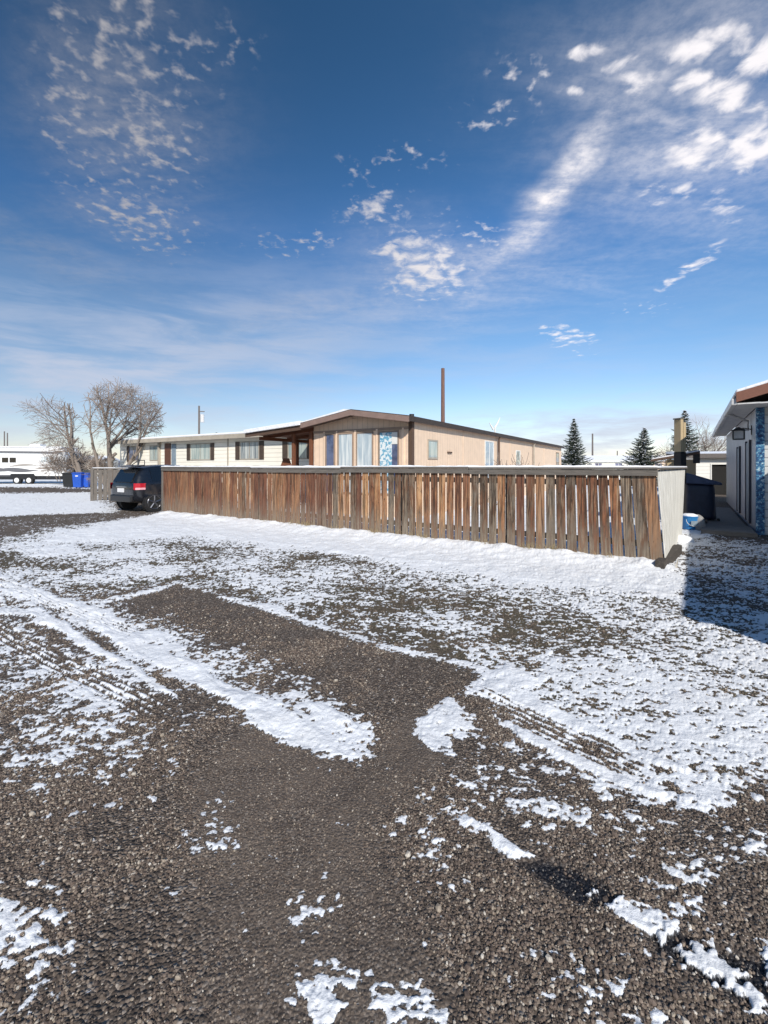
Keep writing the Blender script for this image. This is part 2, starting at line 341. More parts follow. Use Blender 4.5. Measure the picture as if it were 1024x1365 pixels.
def ground_fields(x, y):
    r = np.hypot(x, y)
    wx = x+(fbm(x*1.6, y*1.6, 4, 3)-.5)*.10*np.minimum(r*.35, 3); wy = y+(fbm(x*1.6, y*1.6, 4, 9)-.5)*.10*np.minimum(r*.35, 3)
    cov = .10*sst(fbm(x*1.3, y*1.3, 4, 61), .48, .68)
    for c, soft, poly in ZONES:
        P = np.array(poly); mrg = 1.5*soft*np.max(np.hypot(P[:, 0], P[:, 1]))+.5
        sel = np.nonzero((wx > P[:, 0].min()-mrg) & (wx < P[:, 0].max()+mrg) & (wy > P[:, 1].min()-mrg) & (wy < P[:, 1].max()+mrg))[0]
        if len(sel) == 0: continue
        d = sdf(poly, wx[sel], wy[sel]); k = soft*np.maximum(r[sel], 1.)
        k = k*(1.4 if c > .93 else 2.6); a = 1-sst(d, -k, k); cov[sel] = cov[sel]*(1-a)+c*a
    # clumpy crust
    n = .18*fbm(x*6, y*8, 3, 21)+.44*fbm(x*15, y*25, 3, 33, .62)+.38*fbm(x*38, y*56, 2, 37, .6)
    n = (n-.5)*3.0+.5
    big = fbm(x*1.1, y*1.1, 3, 55)
    m = cov+(n-.5)*1.0+(big-.5)*1.05*np.where((cov > .2) & (cov < .9), 1, 0)+.05*(cov > .3)
    m = np.where(cov > .93, np.maximum(m, .42+2.0*(cov-.93)), m)
    m = m-.25*(1-sst(cov, .0, .22))
    h = np.zeros(x.shape); track = np.zeros(x.shape)
    for a, b, wd, kr, kd in TRACKS:
        ac, al, L = along((a, b), x, y)
        ac = ac+(fbm(al*.5, al*0, 2, 71)-.5)*.15
        inn = (1-sst(np.abs(ac), wd*.8, wd*1.1))*sst(al, 0, .5)*(1-sst(al, L-.5, L))
        rib = .5+.5*np.sin(ac/wd*2*math.pi*2.2)
        m = m+inn*(kr*2*(rib-.5)*(.6+.8*fbm(x*6, y*6, 2, 8))-kd+.1*sst(cov, .1, .4)); h -= .010*inn*(1-rib)
        m = m+.25*(1-sst(np.abs(np.abs(ac)-wd*1.35), .01, .07))*sst(al, 0, .5)*(1-sst(al, L-.5, L))*(.4+fbm(x*9, y*9, 2, 5))
        track += inn
    edge = np.clip(.03*r, .22, .5)
    sn = sst(m, .5-edge*.6, .5+edge*.6)
    th = sst(m, .42, .95)
    cl = fbm(x*16, y*16, 4, 91, .6)
    deep = sst(cov, .85, 1.0)
    h += th*(.003+.008*cl*(1-.4*deep))*(1+1.2*sst(r, 3.5, 7))+deep*.006*(1+sst(r, 4, 8))+(fbm(x*2.2, y*2.2, 4, 14)-.5)*.03+deep*(fbm(x*5, y*5, 4, 44)-.5)*.045
    # bank against the fence
    sN, cN = math.sin(R(34.5)), math.cos(R(34.5))
    fa = x*cN-y*sN; fb = x*sN+y*cN
    bank = np.exp(-((fb-8.25)/.45)**2)*sst(fa, -15.2, -14.4)*(1-sst(fa, -.6, 0.0))
    h += bank*(.05+.11*fbm(x*3.1, y*3.1, 4, 66))
    # ground texture height, loose stones
    fine0 = 1-sst(sdf(FINEP, wx, wy), -.2, .2)
    h += (1-sn)*(fbm(x*60, y*60, 3, 5)-.5)*.010*(r < 9)*(1-.8*fine0)
    soil = np.zeros(x.shape)
    for poly in (ZONES[6][2], ZONES[3][2]):
        d = sdf(poly, wx, wy); soil = np.maximum(soil, 1-sst(d, -.25, .25))
    wet = np.zeros(x.shape)
    for poly in (G([(690, 1150), (725, 1140), (770, 1152), (815, 1182), (822, 1206), (770, 1200), (730, 1175)]), G([(855, 1236), (905, 1236), (960, 1258), (1060, 1280), (1060, 1350), (985, 1326), (930, 1294), (880, 1262)])):
        d = sdf(poly, wx, wy); wet = np.maximum(wet, (1-sst(d, -.03, .03))*.8)
    fine = np.zeros(x.shape)
    for poly in (G([(560, 940), (600, 1010), (500, 1110), (560, 1230), (600, 1450), (260, 1450), (270, 1180), (250, 1040), (330, 960), (480, 1010)]),):
        d = sdf(poly, wx, wy); fine = np.maximum(fine, 1-sst(d, -.15, .15))
    h -= wet*.018*(1-sn); h *= np.where(r > 60, 0.3, 1)
    return h, sn, soil, wet, fine, track

r0, r1 = .9, 60.
k = np.linspace(0, 1, 760)
rr = 1/((1/r0)*(1-k)+(1/r1)*k)                       # even steps seen from eye height
rl = np.exp(np.linspace(math.log(r0), math.log(r1), 760)); rr = np.sort(rr*.55+rl*.45)
rr = np.concatenate([[.02, .3, .6], rr, np.exp(np.linspace(math.log(66), math.log(5000), 40))])
ac = R(47)
th = np.concatenate([np.linspace(-ac, ac, 1150), np.linspace(ac, 2*math.pi-ac, 182)[1:-1]])
TH, RR = np.meshgrid(th, rr)
gx_ = (np.sin(TH)*RR).ravel(); gy_ = (np.cos(TH)*RR).ravel()
H, SN, SO, WT, FN, TR = ground_fields(gx_, gy_)
nr, nt = RR.shape
me = bpy.data.meshes.new('ground')
idx = np.arange(nr*nt).reshape(nr, nt)
a = idx[:-1, :]; b = np.roll(idx, -1, 1)[:-1, :]; c = np.roll(idx, -1, 1)[1:, :]; d = idx[1:, :]
faces = np.stack([a, d, c, b], -1).reshape(-1, 4)
me.vertices.add(nr*nt); me.vertices.foreach_set('co', np.stack([gx_, gy_, H], -1).astype(np.float32).ravel())
me.loops.add(faces.size); me.loops.foreach_set('vertex_index', faces.ravel().astype(np.int32))
me.polygons.add(len(faces)); me.polygons.foreach_set('loop_start', (np.arange(len(faces))*4).astype(np.int32))
me.update(calc_edges=True); me.validate()
me.shade_smooth()
for nme, arr in (('snow', SN), ('soil', SO), ('wet', WT), ('fine', FN)):
    at_ = me.attributes.new(nme, 'FLOAT', 'POINT'); at_.data.foreach_set('value', arr.astype(np.float32))
ground = bpy.data.objects.new('ground', me); COL.objects.link(ground); ground['kind'] = 'structure'

m, t, p = nm('ground')
tcg = t.new('ShaderNodeTexCoord').outputs['Object']
def attr(nm_): return t.new('ShaderNodeAttribute', attribute_name=nm_).outputs['Fac']
sn = attr('snow'); so_ = attr('soil'); wt = attr('wet'); fi = attr('fine')
flat = t.vmap(tcg, scale=(1, 1, 0))
vo = t.new('ShaderNodeTexVoronoi', inp={'Scale': 85.0, 'Randomness': 1.0}); t.l.new(flat, vo.inputs['Vector'])
vo2 = t.new('ShaderNodeTexVoronoi', inp={'Scale': 170.0}); t.l.new(flat, vo2.inputs['Vector'])
sepc = t.new('ShaderNodeSeparateColor'); t.l.new(vo.outputs['Color'], sepc.inputs[0])
stone = t.ramp(sepc.outputs[0], [(0, (.024, .019, .016)), (.35, (.065, .050, .040)), (.7, (.165, .128, .10)), (.9, (.29, .235, .19)), (1, (.50, .44, .38))])
sepd = t.new('ShaderNodeSeparateColor'); t.l.new(vo2.outputs['Color'], sepd.inputs[0])
grit = t.ramp(sepd.outputs[0], [(0, (.028, .022, .018)), (.5, (.078, .059, .048)), (.88, (.19, .15, .12)), (1, (.42, .36, .30))])
grav = t.mix(t.m('MAXIMUM', t.m('MULTIPLY', fi, .8), .35), stone, grit)
grav = t.mix(t.m('MULTIPLY', fi, t.ss(t.noise(flat, 3.5, 5, .65), .3, .7, .1, .6)), grav, t.mix(t.ss(t.noise(flat, 260, 2, .7), .4, .75), (.12, .093, .073), (.29, .235, .185)))
lg = t.noise(flat, .8, 4, .6)
grav = t.mix(t.ss(lg, .35, .7, 0, .3), grav, (.050, .040, .034))
mud = t.ramp(t.noise(flat, 22, 6, .7), [(.3, (.04, .032, .022)), (.5, (.095, .076, .050)), (.68, (.20, .165, .11))])
mossn = t.ss(t.noise(flat, 2.3, 4, .6), .45, .65, 0, .6)
mud = t.mix(mossn, mud, t.ramp(t.noise(flat, 60, 3, .7), [(.3, (.03, .032, .012)), (.7, (.10, .095, .045))]))
base = t.mix(t.m('MULTIPLY', so_, .75), grav, mud)
base = t.mix(t.m('MULTIPLY', wt, 1.15, clamp=True), base, (.009, .011, .016))
snn = t.noise(flat, 62, 4, .7)
sn3 = t.noise(flat, 190, 3, .7)
smask = t.ss(t.m('ADD', t.m('ADD', sn, t.m('MULTIPLY', t.m('SUBTRACT', snn, .5), 1.3)), t.m('MULTIPLY', t.m('SUBTRACT', sn3, .5), 1.2)), .28, .78)
dirty = t.ss(t.noise(flat, 3.1, 5, .65), .42, .75, 0, .16)
snowc = t.mix(dirty, (.76, .775, .80), (.42, .38, .33))
colr = t.mix(smask, base, snowc)
t.l.new(colr, p.inputs['Base Color'])
rough = t.m('SUBTRACT', .85, t.m('MULTIPLY', wt, .6)); t.l.new(rough, p.inputs['Roughness'])
p.inputs['Specular IOR Level'].default_value = .3
hg = t.m('MULTIPLY', t.m('SUBTRACT', 1.0, vo.outputs['Distance']), .011)
hg = t.m('MULTIPLY', t.m('MULTIPLY', hg, t.m('SUBTRACT', 1.0, smask)), t.m('SUBTRACT', 1.0, t.m('MULTIPLY', fi, .55)))
hs = t.m('MULTIPLY', t.m('ADD', t.noise(flat, 38, 5, .65), t.m('MULTIPLY', t.noise(flat, 9, 3, .6), 1.6)), t.m('MULTIPLY', smask, .008))
bp = t.new('ShaderNodeBump', inp={'Strength': 1.0, 'Distance': 1.0, 'Height': t.m('ADD', hg, hs)}); t.l.new(bp.outputs[0], p.inputs['Normal'])
me.materials.append(m)

# loose gravel: uncountable, one object
m, t, p = nm('gravel_stone')
oi = t.new('ShaderNodeObjectInfo').outputs['Random']
cst = t.ramp(oi, [(0, (.040, .030, .025)), (.30, (.11, .078, .060)), (.58, (.175, .13, .10)), (.78, (.27, .21, .16)), (.92, (.36, .30, .23)), (1, (.6, .55, .48))])
cst = t.mix(t.ss(t.noise(t.new('ShaderNodeTexCoord').outputs['Object'], 1.5, 3, .6), .3, .7, 0, .4), cst, (.07, .055, .045))
t.l.new(cst, p.inputs['Base Color']); p.inputs['Roughness'].default_value = .75
def scatter(n, y0, y1, pw, s0, s1, seed, key='gravel'):
    g = np.random.default_rng(seed)
    r = (y0**pw+(y1**pw-y0**pw)*g.random(n))**(1/pw); th_ = (g.random(n)*2-1)*R(52)
    x = np.sin(th_)*r; y = np.cos(th_)*r
    h, sn_, so2, wt_, fn_, tr = ground_fields(x, y)
    keep = (sn_ < .55) & (g.random(n) > fn_*.58) & (g.random(n) > so2*.5) & (g.random(n) < .12+1.5*sst(fbm(x*2.4, y*2.4, 4, 12), .34, .62)) & (g.random(n) > wt_*.95)
    x, y, h, fk = x[keep], y[keep], h[keep], fn_[keep]
    sc_ = (s0+(s1-s0)*g.random(len(x))**2.4)*(1-.35*fk)
    return np.stack([x, y, h+sc_*.15], -1), sc_
P1, s1_ = scatter(150000, 1.0, 4.2, 1.6, .003, .0088, 1)
P2, s2_ = scatter(90000, 3.8, 9.5, 1.3, .005, .012, 2)
P3, s3_ = scatter(1500, 1.1, 5.0, 1.6, .009, .018, 3)
P = np.concatenate([P1, P2, P3]); SC = np.concatenate([s1_, s2_, s3_])
pm = bpy.data.meshes.new('gravel'); pm.vertices.add(len(P)); pm.vertices.foreach_set('co', P.astype(np.float32).ravel())
at_ = pm.attributes.new('sc', 'FLOAT', 'POINT'); at_.data.foreach_set('value', SC.astype(np.float32))
gr = bpy.data.objects.new('gravel', pm); COL.objects.link(gr); gr['kind'] = 'stuff'; gr['label'] = 'loose brown gravel stones strewn over the bare lane'; gr['category'] = 'gravel'
ng = bpy.data.node_groups.new('gravel_nodes', 'GeometryNodeTree')
ng.interface.new_socket('Geometry', in_out='INPUT', socket_type='NodeSocketGeometry'); ng.interface.new_socket('Geometry', in_out='OUTPUT', socket_type='NodeSocketGeometry')
gi = ng.nodes.new('NodeGroupInput'); go = ng.nodes.new('NodeGroupOutput')
ico = ng.nodes.new('GeometryNodeMeshIcoSphere'); ico.inputs['Radius'].default_value = 1; ico.inputs['Subdivisions'].default_value = 1
tr_ = ng.nodes.new('GeometryNodeTransform'); tr_.inputs['Scale'].default_value = (1.0, .78, .62)
smt = ng.nodes.new('GeometryNodeSetMaterial'); smt.inputs['Material'].default_value = MATS['gravel_stone']
iop = ng.nodes.new('GeometryNodeInstanceOnPoints'); na = ng.nodes.new('GeometryNodeInputNamedAttribute'); na.data_type = 'FLOAT'; na.inputs[0].default_value = 'sc'
rv = ng.nodes.new('FunctionNodeRandomValue'); rv.data_type = 'FLOAT_VECTOR'; rv.inputs[0].default_value = (-.6, -.6, 0); rv.inputs[1].default_value = (.6, .6, 6.28)
L = ng.links.new
L(ico.outputs[0], tr_.inputs['Geometry']); L(tr_.outputs[0], smt.inputs[0]); L(smt.outputs[0], iop.inputs['Instance']); L(gi.outputs[0], iop.inputs['Points'])
L(na.outputs[0], iop.inputs['Scale']); L(rv.outputs[0], iop.inputs['Rotation']); L(iop.outputs[0], go.inputs[0])
md = gr.modifiers.new('gravel', 'NODES'); md.node_group = ng

# ------------------------------------------------------------------ materials
def picket_mat(pname, shift, red):
  m, t, p = nm(pname)
  tcn = t.new('ShaderNodeTexCoord').outputs['Object']; oi = t.new('ShaderNodeObjectInfo').outputs['Random']
  off = t.new('ShaderNodeVectorMath', operation='ADD', inp={0: tcn}); cx_ = t.new('ShaderNodeCombineXYZ', inp={0: t.m('MULTIPLY', oi, 31.), 1: t.m('MULTIPLY', oi, 17.), 2: t.m('MULTIPLY', oi, 11.)}); t.l.new(cx_.outputs[0], off.inputs[1])
  v = off.outputs[0]
  grain = t.noise(t.vmap(v, scale=(38, 38, 1.3)), 1.0, 6, .65, .4)
  blot = t.noise(t.vmap(v, scale=(9, 9, 2.6)), 1.0, 5, .65)
  tone = t.m('FRACT', t.m('MULTIPLY', oi, 7.13))
  f = t.m('ADD', t.m('MULTIPLY', tone, .60), t.m('MULTIPLY', t.m('SUBTRACT', blot, .5), .8)); f = t.m('ADD', f, shift)
  brown = t.ramp(f, [(.05, (.085, .070, .058)), (.22, (.22, .18, .14)), (.36, (.15, .082, .050)), (.52, (.19, .080, .044)), (.70, (.36, .17, .08)), (.86, (.54, .31, .155)), (1, (.52, .36, .21))])
  brown = t.mix(t.ss(grain, .40, .62, 0, .92), brown, (.038, .026, .018))
  knot = t.ss(t.noise(t.vmap(v, scale=(16, 16, 9)), 1.0, 2, .5), .66, .74, 0, .8); brown = t.mix(knot, brown, (.03, .018, .012))
  pale = t.ss(t.noise(t.vmap(v, scale=(60, 60, 2)), 1.0, 4, .6), .55, .66, 0, .55)
  brown = t.mix(pale, brown, (.48, .36, .24))
  sz = t.new('ShaderNodeSeparateXYZ'); t.l.new(tcn, sz.inputs[0])
  brown = t.mix(red, brown, t.mix(t.ss(grain, .36, .62), (.19, .075, .048), (.075, .030, .022)))
  low = t.m('MULTIPLY', t.ss(t.m('ADD', sz.outputs[2], t.m('MULTIPLY', blot, 1.1)), .5, 1.35, 1, 0), .75)
  gw = t.mix(t.ss(grain, .35, .65), (.085, .065, .05), (.36, .30, .23))
  brown = t.mix(low, brown, gw)
  t.l.new(brown, p.inputs['Base Color']); p.inputs['Roughness'].default_value = .85; p.inputs['Specular IOR Level'].default_value = .25
  b_ = t.new('ShaderNodeBump', inp={'Strength': .7, 'Distance': .006, 'Height': grain}); t.l.new(b_.outputs[0], p.inputs['Normal'])

picket_mat('picket', .20, 0.0); picket_mat('picket_red', .34, .5)

plain('grey_rail', (.17, .15, .13), .85, .45, 2.0, .5, (2, 30, 30))
plain('grey_post', (.20, .175, .15), .85, .45, 2.0, .5, (30, 30, 2))
plain('dark_timber', (.085, .07, .058), .9, .5, 4, .8, (6, 6, 6), col2=(.03, .026, .022))
plain('white_picket', (.88, .87, .82), .8, .3, 2.0, .35, (26, 26, 1.2), col2=(.42, .40, .34), rnd=.08)
plain('snow', (.84, .85, .88), .6, .05, 5, 3.0)
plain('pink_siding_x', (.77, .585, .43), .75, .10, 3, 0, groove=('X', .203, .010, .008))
plain('pink_siding_y', (.84, .63, .465), .75, .12, 3, 0, groove=('Y', .203, .010, .008))  # same siding made paler for the front wall: its brightness put into the colour
plain('rose_trim', (.27, .185, .155), .7, .2, 4)
plain('brown_trim', (.115, .068, .045), .75, .3, 8, .1, (8, 8, 1))
plain('dark_roof', (.055, .042, .036), .85, .4, 12, .3)
plain('soffit', (.34, .25, .19), .8, .2, 4)
plain('white_frame', (.75, .74, .70), .5, .06, 3)
plain('white_siding', (.86, .81, .70), .65, .06, 1.5, groove=('Z', .205, .016, .012))
plain('shutter', (.085, .058, .042), .6, .3, 6, groove=('Z', .05, .01, .005))
plain('door_brown', (.12, .05, .03), .5, .2, 5)
plain('grey_blue', (.22, .28, .33), .6, .2, 4)
plain('cream_fascia', (.42, .37, .30), .7, .2, 3)
plain('rustwood', (.20, .075, .035), .8, .4, 5, .2, (10, 10, 1.5))
plain('shade_siding', (.44, .48, .54), .45, .3, 2.4, .4, (6, 6, .8), groove=('Y', .22, .02, .012), col2=(.24, .27, .32))  # darker mottling painted in for reflections on the shaded wall
plain('red_fascia', (.23, .095, .06), .6, .3, 6, .1, (3, 20, 20))
plain('gutter', (.68, .67, .66), .45, .3, 5)
plain('black_metal', (.018, .018, .02), .4, .2, 8)
plain('pole_wood', (.20, .105, .08), .85, .4, 3, .3, (14, 14, .8), col2=(.09, .055, .045))
plain('pole_grey', (.16, .14, .13), .85, .3, 3, .3, (14, 14, .8))
plain('bark', (.25, .205, .17), .9, .4, 10, .3, (4, 4, 1))
plain('twig', (.31, .25, .21), .9, .4, 6)
plain('needles', (.10, .12, .085), .8, .5, 2.2, 0, col2=(.03, .042, .032))
plain('yellow_wood', (.48, .38, .24), .8, .3, 2, .3, (25, 25, 1.5), col2=(.42, .32, .18))
plain('black_sleeve', (.016, .016, .018), .6, .3, 5)
plain('cover_navy', (.028, .034, .062), .45, .4, 5, .8)
plain('cover_top', (.06, .085, .16), .35, .3, 5, .5)  # lighter than the cover sides: sheen on top put into the colour
plain('bucket_blue', (.03, .20, .48), .35, .15, 6)
plain('bin_blue', (.02, .10, .52), .45, .2, 6)
plain('bin_black', (.018, .02, .022), .5, .2, 6)
plain('bin_green', (.02, .045, .045), .5, .2, 6)
plain('rubber', (.016, .016, .017), .85, .3, 12)
plain('alloy', (.22, .22, .24), .3, .1, 6, metal=.9)
plain('white_wheel', (.7, .7, .7), .4, .1, 6)
plain('rv_white', (.78, .78, .77), .35, .05, 2)
plain('rv_grey', (.13, .13, .14), .4, .1, 4)
plain('rv_tan', (.34, .31, .28), .4, .1, 4)
plain('stone_grey', (.32, .31, .30), .85, .3, 8, .5)
plain('deck_wood', (.22, .20, .18), .85, .4, 3, .3, (2, 25, 25))
plain('straw', (.42, .33, .18), .9, .4, 12, rnd=.3)
plain('shade_black', (.012, .011, .010), .9, .3, 3)
plain('plate_white', (.75, .75, .76), .5, .1, 6)
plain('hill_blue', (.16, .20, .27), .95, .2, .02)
plain('steel', (.45, .46, .48), .4, .2, 5, metal=.7)
m, t, p = nm('carpaint'); p.inputs['Base Color'].default_value = (.006, .008, .013, 1); p.inputs['Roughness'].default_value = .28; p.inputs['Coat Weight'].default_value = .7; p.inputs['Coat Roughness'].default_value = .05
nn = t.noise(t.new('ShaderNodeTexCoord').outputs['Object'], 3, 4, .6); t.l.new(t.ss(nn, .3, .7, .22, .45), p.inputs['Roughness'])
m, t, p = nm('car_glass'); p.inputs['Base Color'].default_value = (.006, .008, .011, 1); p.inputs['Roughness'].default_value = .05; p.inputs['Specular IOR Level'].default_value = .8
m, t, p = nm('red_lens'); p.inputs['Base Color'].default_value = (.45, .015, .03, 1); p.inputs['Roughness'].default_value = .15; p.inputs['Coat Weight'].default_value = 1
m, t, p = nm('pink_lens'); p.inputs['Base Color'].default_value = (.75, .38, .42, 1); p.inputs['Roughness'].default_value = .2
def glassmat(name, col, col2, sc, str_=(1, 1, 1), rough=.08):
    m, t, p = nm(name); tcn = t.new('ShaderNodeTexCoord').outputs['Object']
    n = t.noise(t.vmap(tcn, scale=str_), sc, 4, .6, .3)
    t.l.new(t.mix(t.ss(n, .38, .62), col, col2), p.inputs['Base Color']); p.inputs['Roughness'].default_value = rough
    p.inputs['Coat Weight'].default_value = .8; p.inputs['Coat Roughness'].default_value = .03
glassmat('glass_blue', (.20, .30, .42), (.42, .50, .56), 1.2)
glassmat('glass_curtain', (.36, .44, .50), (.66, .70, .70), 1.0, (9, 9, .6))
glassmat('glass_dark', (.025, .035, .09), (.10, .13, .24), 2.0)
glassmat('glass_green', (.24, .31, .31), (.46, .50, .46), 1.0, (8, 8, .6))
glassmat('glass_blind', (.10, .13, .16), (.50, .52, .50), 1.0, (22, 22, .5))
m, t, p = nm('curtain_pattern'); tcn = t.new('ShaderNodeTexCoord').outputs['Object']
n = t.noise(tcn, 11, 3, .6, .8); t.l.new(t.mix(t.ss(n, .46, .54), (.12, .35, .50), (.72, .76, .76)), p.inputs['Base Color']); p.inputs['Coat Weight'].default_value = .6; p.inputs['Roughness'].default_value = .5
m, t, p = nm('blue_mottle'); tcn = t.new('ShaderNodeTexCoord').outputs['Object']
n = t.noise(tcn, 16, 3, .7, .6); t.l.new(t.ramp(n, [(.36, (.012, .03, .09)), (.50, (.03, .12, .27)), (.58, (.10, .30, .42)), (.64, (.62, .70, .74))]), p.inputs['Base Color']); p.inputs['Roughness'].default_value = .5

# ------------------------------------------------------------------ the plank fence
FB = 8.36; FA0, FA1 = -14.89, -0.38; TOP = 1.565
fo = fr(FA1, FB); frz = R(-34.5)
fence = empty('plank_fence', fo, frz, 'long weathered brown picket fence with grey top rail dusted in snow', 'fence')
# local frame: x runs towards +ex (fence lies at negative x), y away from the street
n_p = 80; pitch = (FA1-FA0)/n_p
rp = random.Random(3)
for i in range(n_p):
    x0 = -(i+1)*pitch+.004; wdt = .151+rp.uniform(-.008, .008) if i < 30 else .160+rp.uniform(-.012, .012)
    if i < 2: wdt = .172
    z1 = TOP-.03; z0 = .02-rp.random()*.02; z1 -= rp.random()*.012
    mb = MB(); th_ = .019; tilt = rp.uniform(-.006, .006); yy = rp.uniform(-.005, .005)
    tilt -= .115*max(0, 1-i/14)**2
    vs = [(0, 0, 0), (wdt, 0, 0), (wdt, th_, 0), (0, th_, 0), (tilt, 0, z1-z0), (wdt+tilt, 0, z1-z0), (wdt+tilt, th_, z1-z0), (tilt, th_, z1-z0)]
    mb.add(vs, [(0, 1, 5, 4), (1, 2, 6, 5), (2, 3, 7, 6), (3, 0, 4, 7), (4, 5, 6, 7), (3, 2, 1, 0)])
    o = mb.build('picket', 'picket_red' if (i > 38 and rp.random() < .8) or rp.random() < .12 else 'picket', fence, loc=(x0, yy, z0), bevel=.003)
LEN = FA1-FA0
xs = [-.085, -3.3, -6.6, -9.9, -13.0, -LEN-.03]
for i in range(len(xs)-1):
    dzz = .012*math.sin(i*2.2)
    MB().box(xs[i+1]+.004, -.045, TOP-.115+dzz, xs[i], -.007, TOP-.012+dzz).build('top_rail', 'grey_rail', fence, bevel=.006)
    MB().box(xs[i+1]+.004, -.062, TOP-.010+dzz, xs[i], .10, TOP+.026+dzz).build('cap_board', 'grey_rail', fence, bevel=.006)
    MB().box(xs[i+1]+.004, .028, .30, xs[i], .066, .40).build('back_rail', 'grey_rail', fence)
    MB().box(xs[i+1]+.004, .028, 1.28, xs[i], .066, 1.38).build('back_rail', 'grey_rail', fence)
for i in range(7):
    x = -.16-i*(LEN-.22)/6
    MB().box(x-.045, .068, 0, x+.045, .158, TOP-.02).build('post', 'grey_post', fence)
MB().box(-LEN-.05, -.02, 0, -LEN+.05, .08, TOP+.0).build('post', 'grey_post', fence, bevel=.004)
# snow lying on the cap, uneven
vs = []; fs = []; N = 500
for i in range(N+1):
    x = -.09-(LEN-.07)*i/N; n = float(fbm(np.array([x*3.0]), np.array([.5]), 4, 8)[0]); n2 = float(fbm(np.array([x*11.0]), np.array([.9]), 2, 18)[0])
    hh = max(.006, .012+.042*(n-.05)*(.75+.5*n2)); e = -.060+.02*n2
    zb = TOP+.012
    vs += [(x, e, zb), (x, e+.012, zb+.014+hh), (x, .075, zb+.014+hh*.9), (x, .095, zb)]
for i in range(N): fs += [(i*4+j, i*4+j+1, i*4+4+j+1, i*4+4+j) for j in range(3)]
fs += [(0, 1, 2, 3), (N*4+3, N*4+2, N*4+1, N*4)]
MB().add(vs, fs).build('snow_cap', 'snow', fence, smooth=True)

# side fence, pale
sdir = math.atan2(.807, .59)
sfo = Vector((fo.x+.03, fo.y-.01, 0))
side = empty('side_fence', sfo, sdir, 'short pale whitewashed board fence turning back from the brown fence corner', 'fence')
for i in range(29):
    x = .015+i*.152; wd = .147
    def ln_(q): return .115-.175*q/4.4
    zt = TOP-.02+.004*math.sin(i*1.3)
    l0, l1 = ln_(x), ln_(x+wd)
    vs = [(x, 0, .03), (x+wd, 0, .03), (x+wd, .02, .03), (x, .02, .03), (x, l0, zt), (x+wd, l1, zt), (x+wd, .02+l1, zt), (x, .02+l0, zt)]
    MB().add(vs, [(0, 1, 5, 4), (1, 2, 6, 5), (2, 3, 7, 6), (3, 0, 4, 7), (4, 5, 6, 7), (3, 2, 1, 0)]).build('picket', 'white_picket', side, bevel=.004)
MB().add([(0.01,.022+.115,TOP-.115),(4.4,.022-.06,TOP-.115),(4.4,.06-.06,TOP-.115),(0.01,.06+.115,TOP-.115),(0.01,.022+.115,TOP-.03),(4.4,.022-.06,TOP-.03),(4.4,.06-.06,TOP-.03),(0.01,.06+.115,TOP-.03)],[(3,2,1,0),(4,5,6,7),(0,1,5,4),(1,2,6,5),(2,3,7,6),(3,0,4,7)]).build('top_rail', 'grey_rail', side, bevel=.004)
MB().add([(-0.02,-.045+.115,TOP-.012),(4.45,-.045-.06,TOP-.012),(4.45,.085-.06,TOP-.012),(-0.02,.085+.115,TOP-.012),(-0.02,-.045+.115,TOP+.018),(4.45,-.045-.06,TOP+.018),(4.45,.085-.06,TOP+.018),(-0.02,.085+.115,TOP+.018)],[(3,2,1,0),(4,5,6,7),(0,1,5,4),(1,2,6,5),(2,3,7,6),(3,0,4,7)]).build('cap_board', 'grey_rail', side, bevel=.004)
MB().add([(0.0,-.04+.115,TOP+.019),(4.4,-.04-.06,TOP+.019),(4.4,.075-.06,TOP+.019),(0.0,.075+.115,TOP+.019),(0.0,-.04+.115,TOP+.045),(4.4,-.04-.06,TOP+.045),(4.4,.075-.06,TOP+.045),(0.0,.075+.115,TOP+.045)],[(3,2,1,0),(4,5,6,7),(0,1,5,4),(1,2,6,5),(2,3,7,6),(3,0,4,7)]).build('snow_cap', 'snow', side, bevel=.004)
MB().box(0, .085, .35, 4.42, .12, .44).build('back_rail', 'grey_rail', side)

tb = MB().box(0, 0, 0, 1.9, .13, .16); tb.build('x', 'dark_timber', None, bevel=.012)
o = bpy.data.objects['x']; o.name = 'landscape_timber'; p1 = gp(888, 764); o.location = (p1[0]+.01, p1[1]+.05, .0); o.rotation_euler = (R(0), 0, sdir-.07)
tag(o, 'dark rotting timber lying at the foot of the pale side fence', 'timber')
# tall timber post
pp = fr(-.30, 14.7)
pt = empty('timber_post', (pp.x, pp.y, 0), R(20), 'tall yellowish timber post with black lower wrap beyond the pale fence', 'post')
MB().box(-.10, -.10, 2.0, .0, .10, 2.88).box(.012, -.10, 2.0, .10, .10, 2.80).build('timber', 'yellow_wood', pt, bevel=.01)
MB().box(-.105, -.105, 0, .105, .105, 1.998).build('sleeve', 'black_sleeve', pt, bevel=.01)
MB().box(-.13, -.11, 2.885, .02, .11, 2.92).build('cap', 'grey_post', pt, bevel=.006)

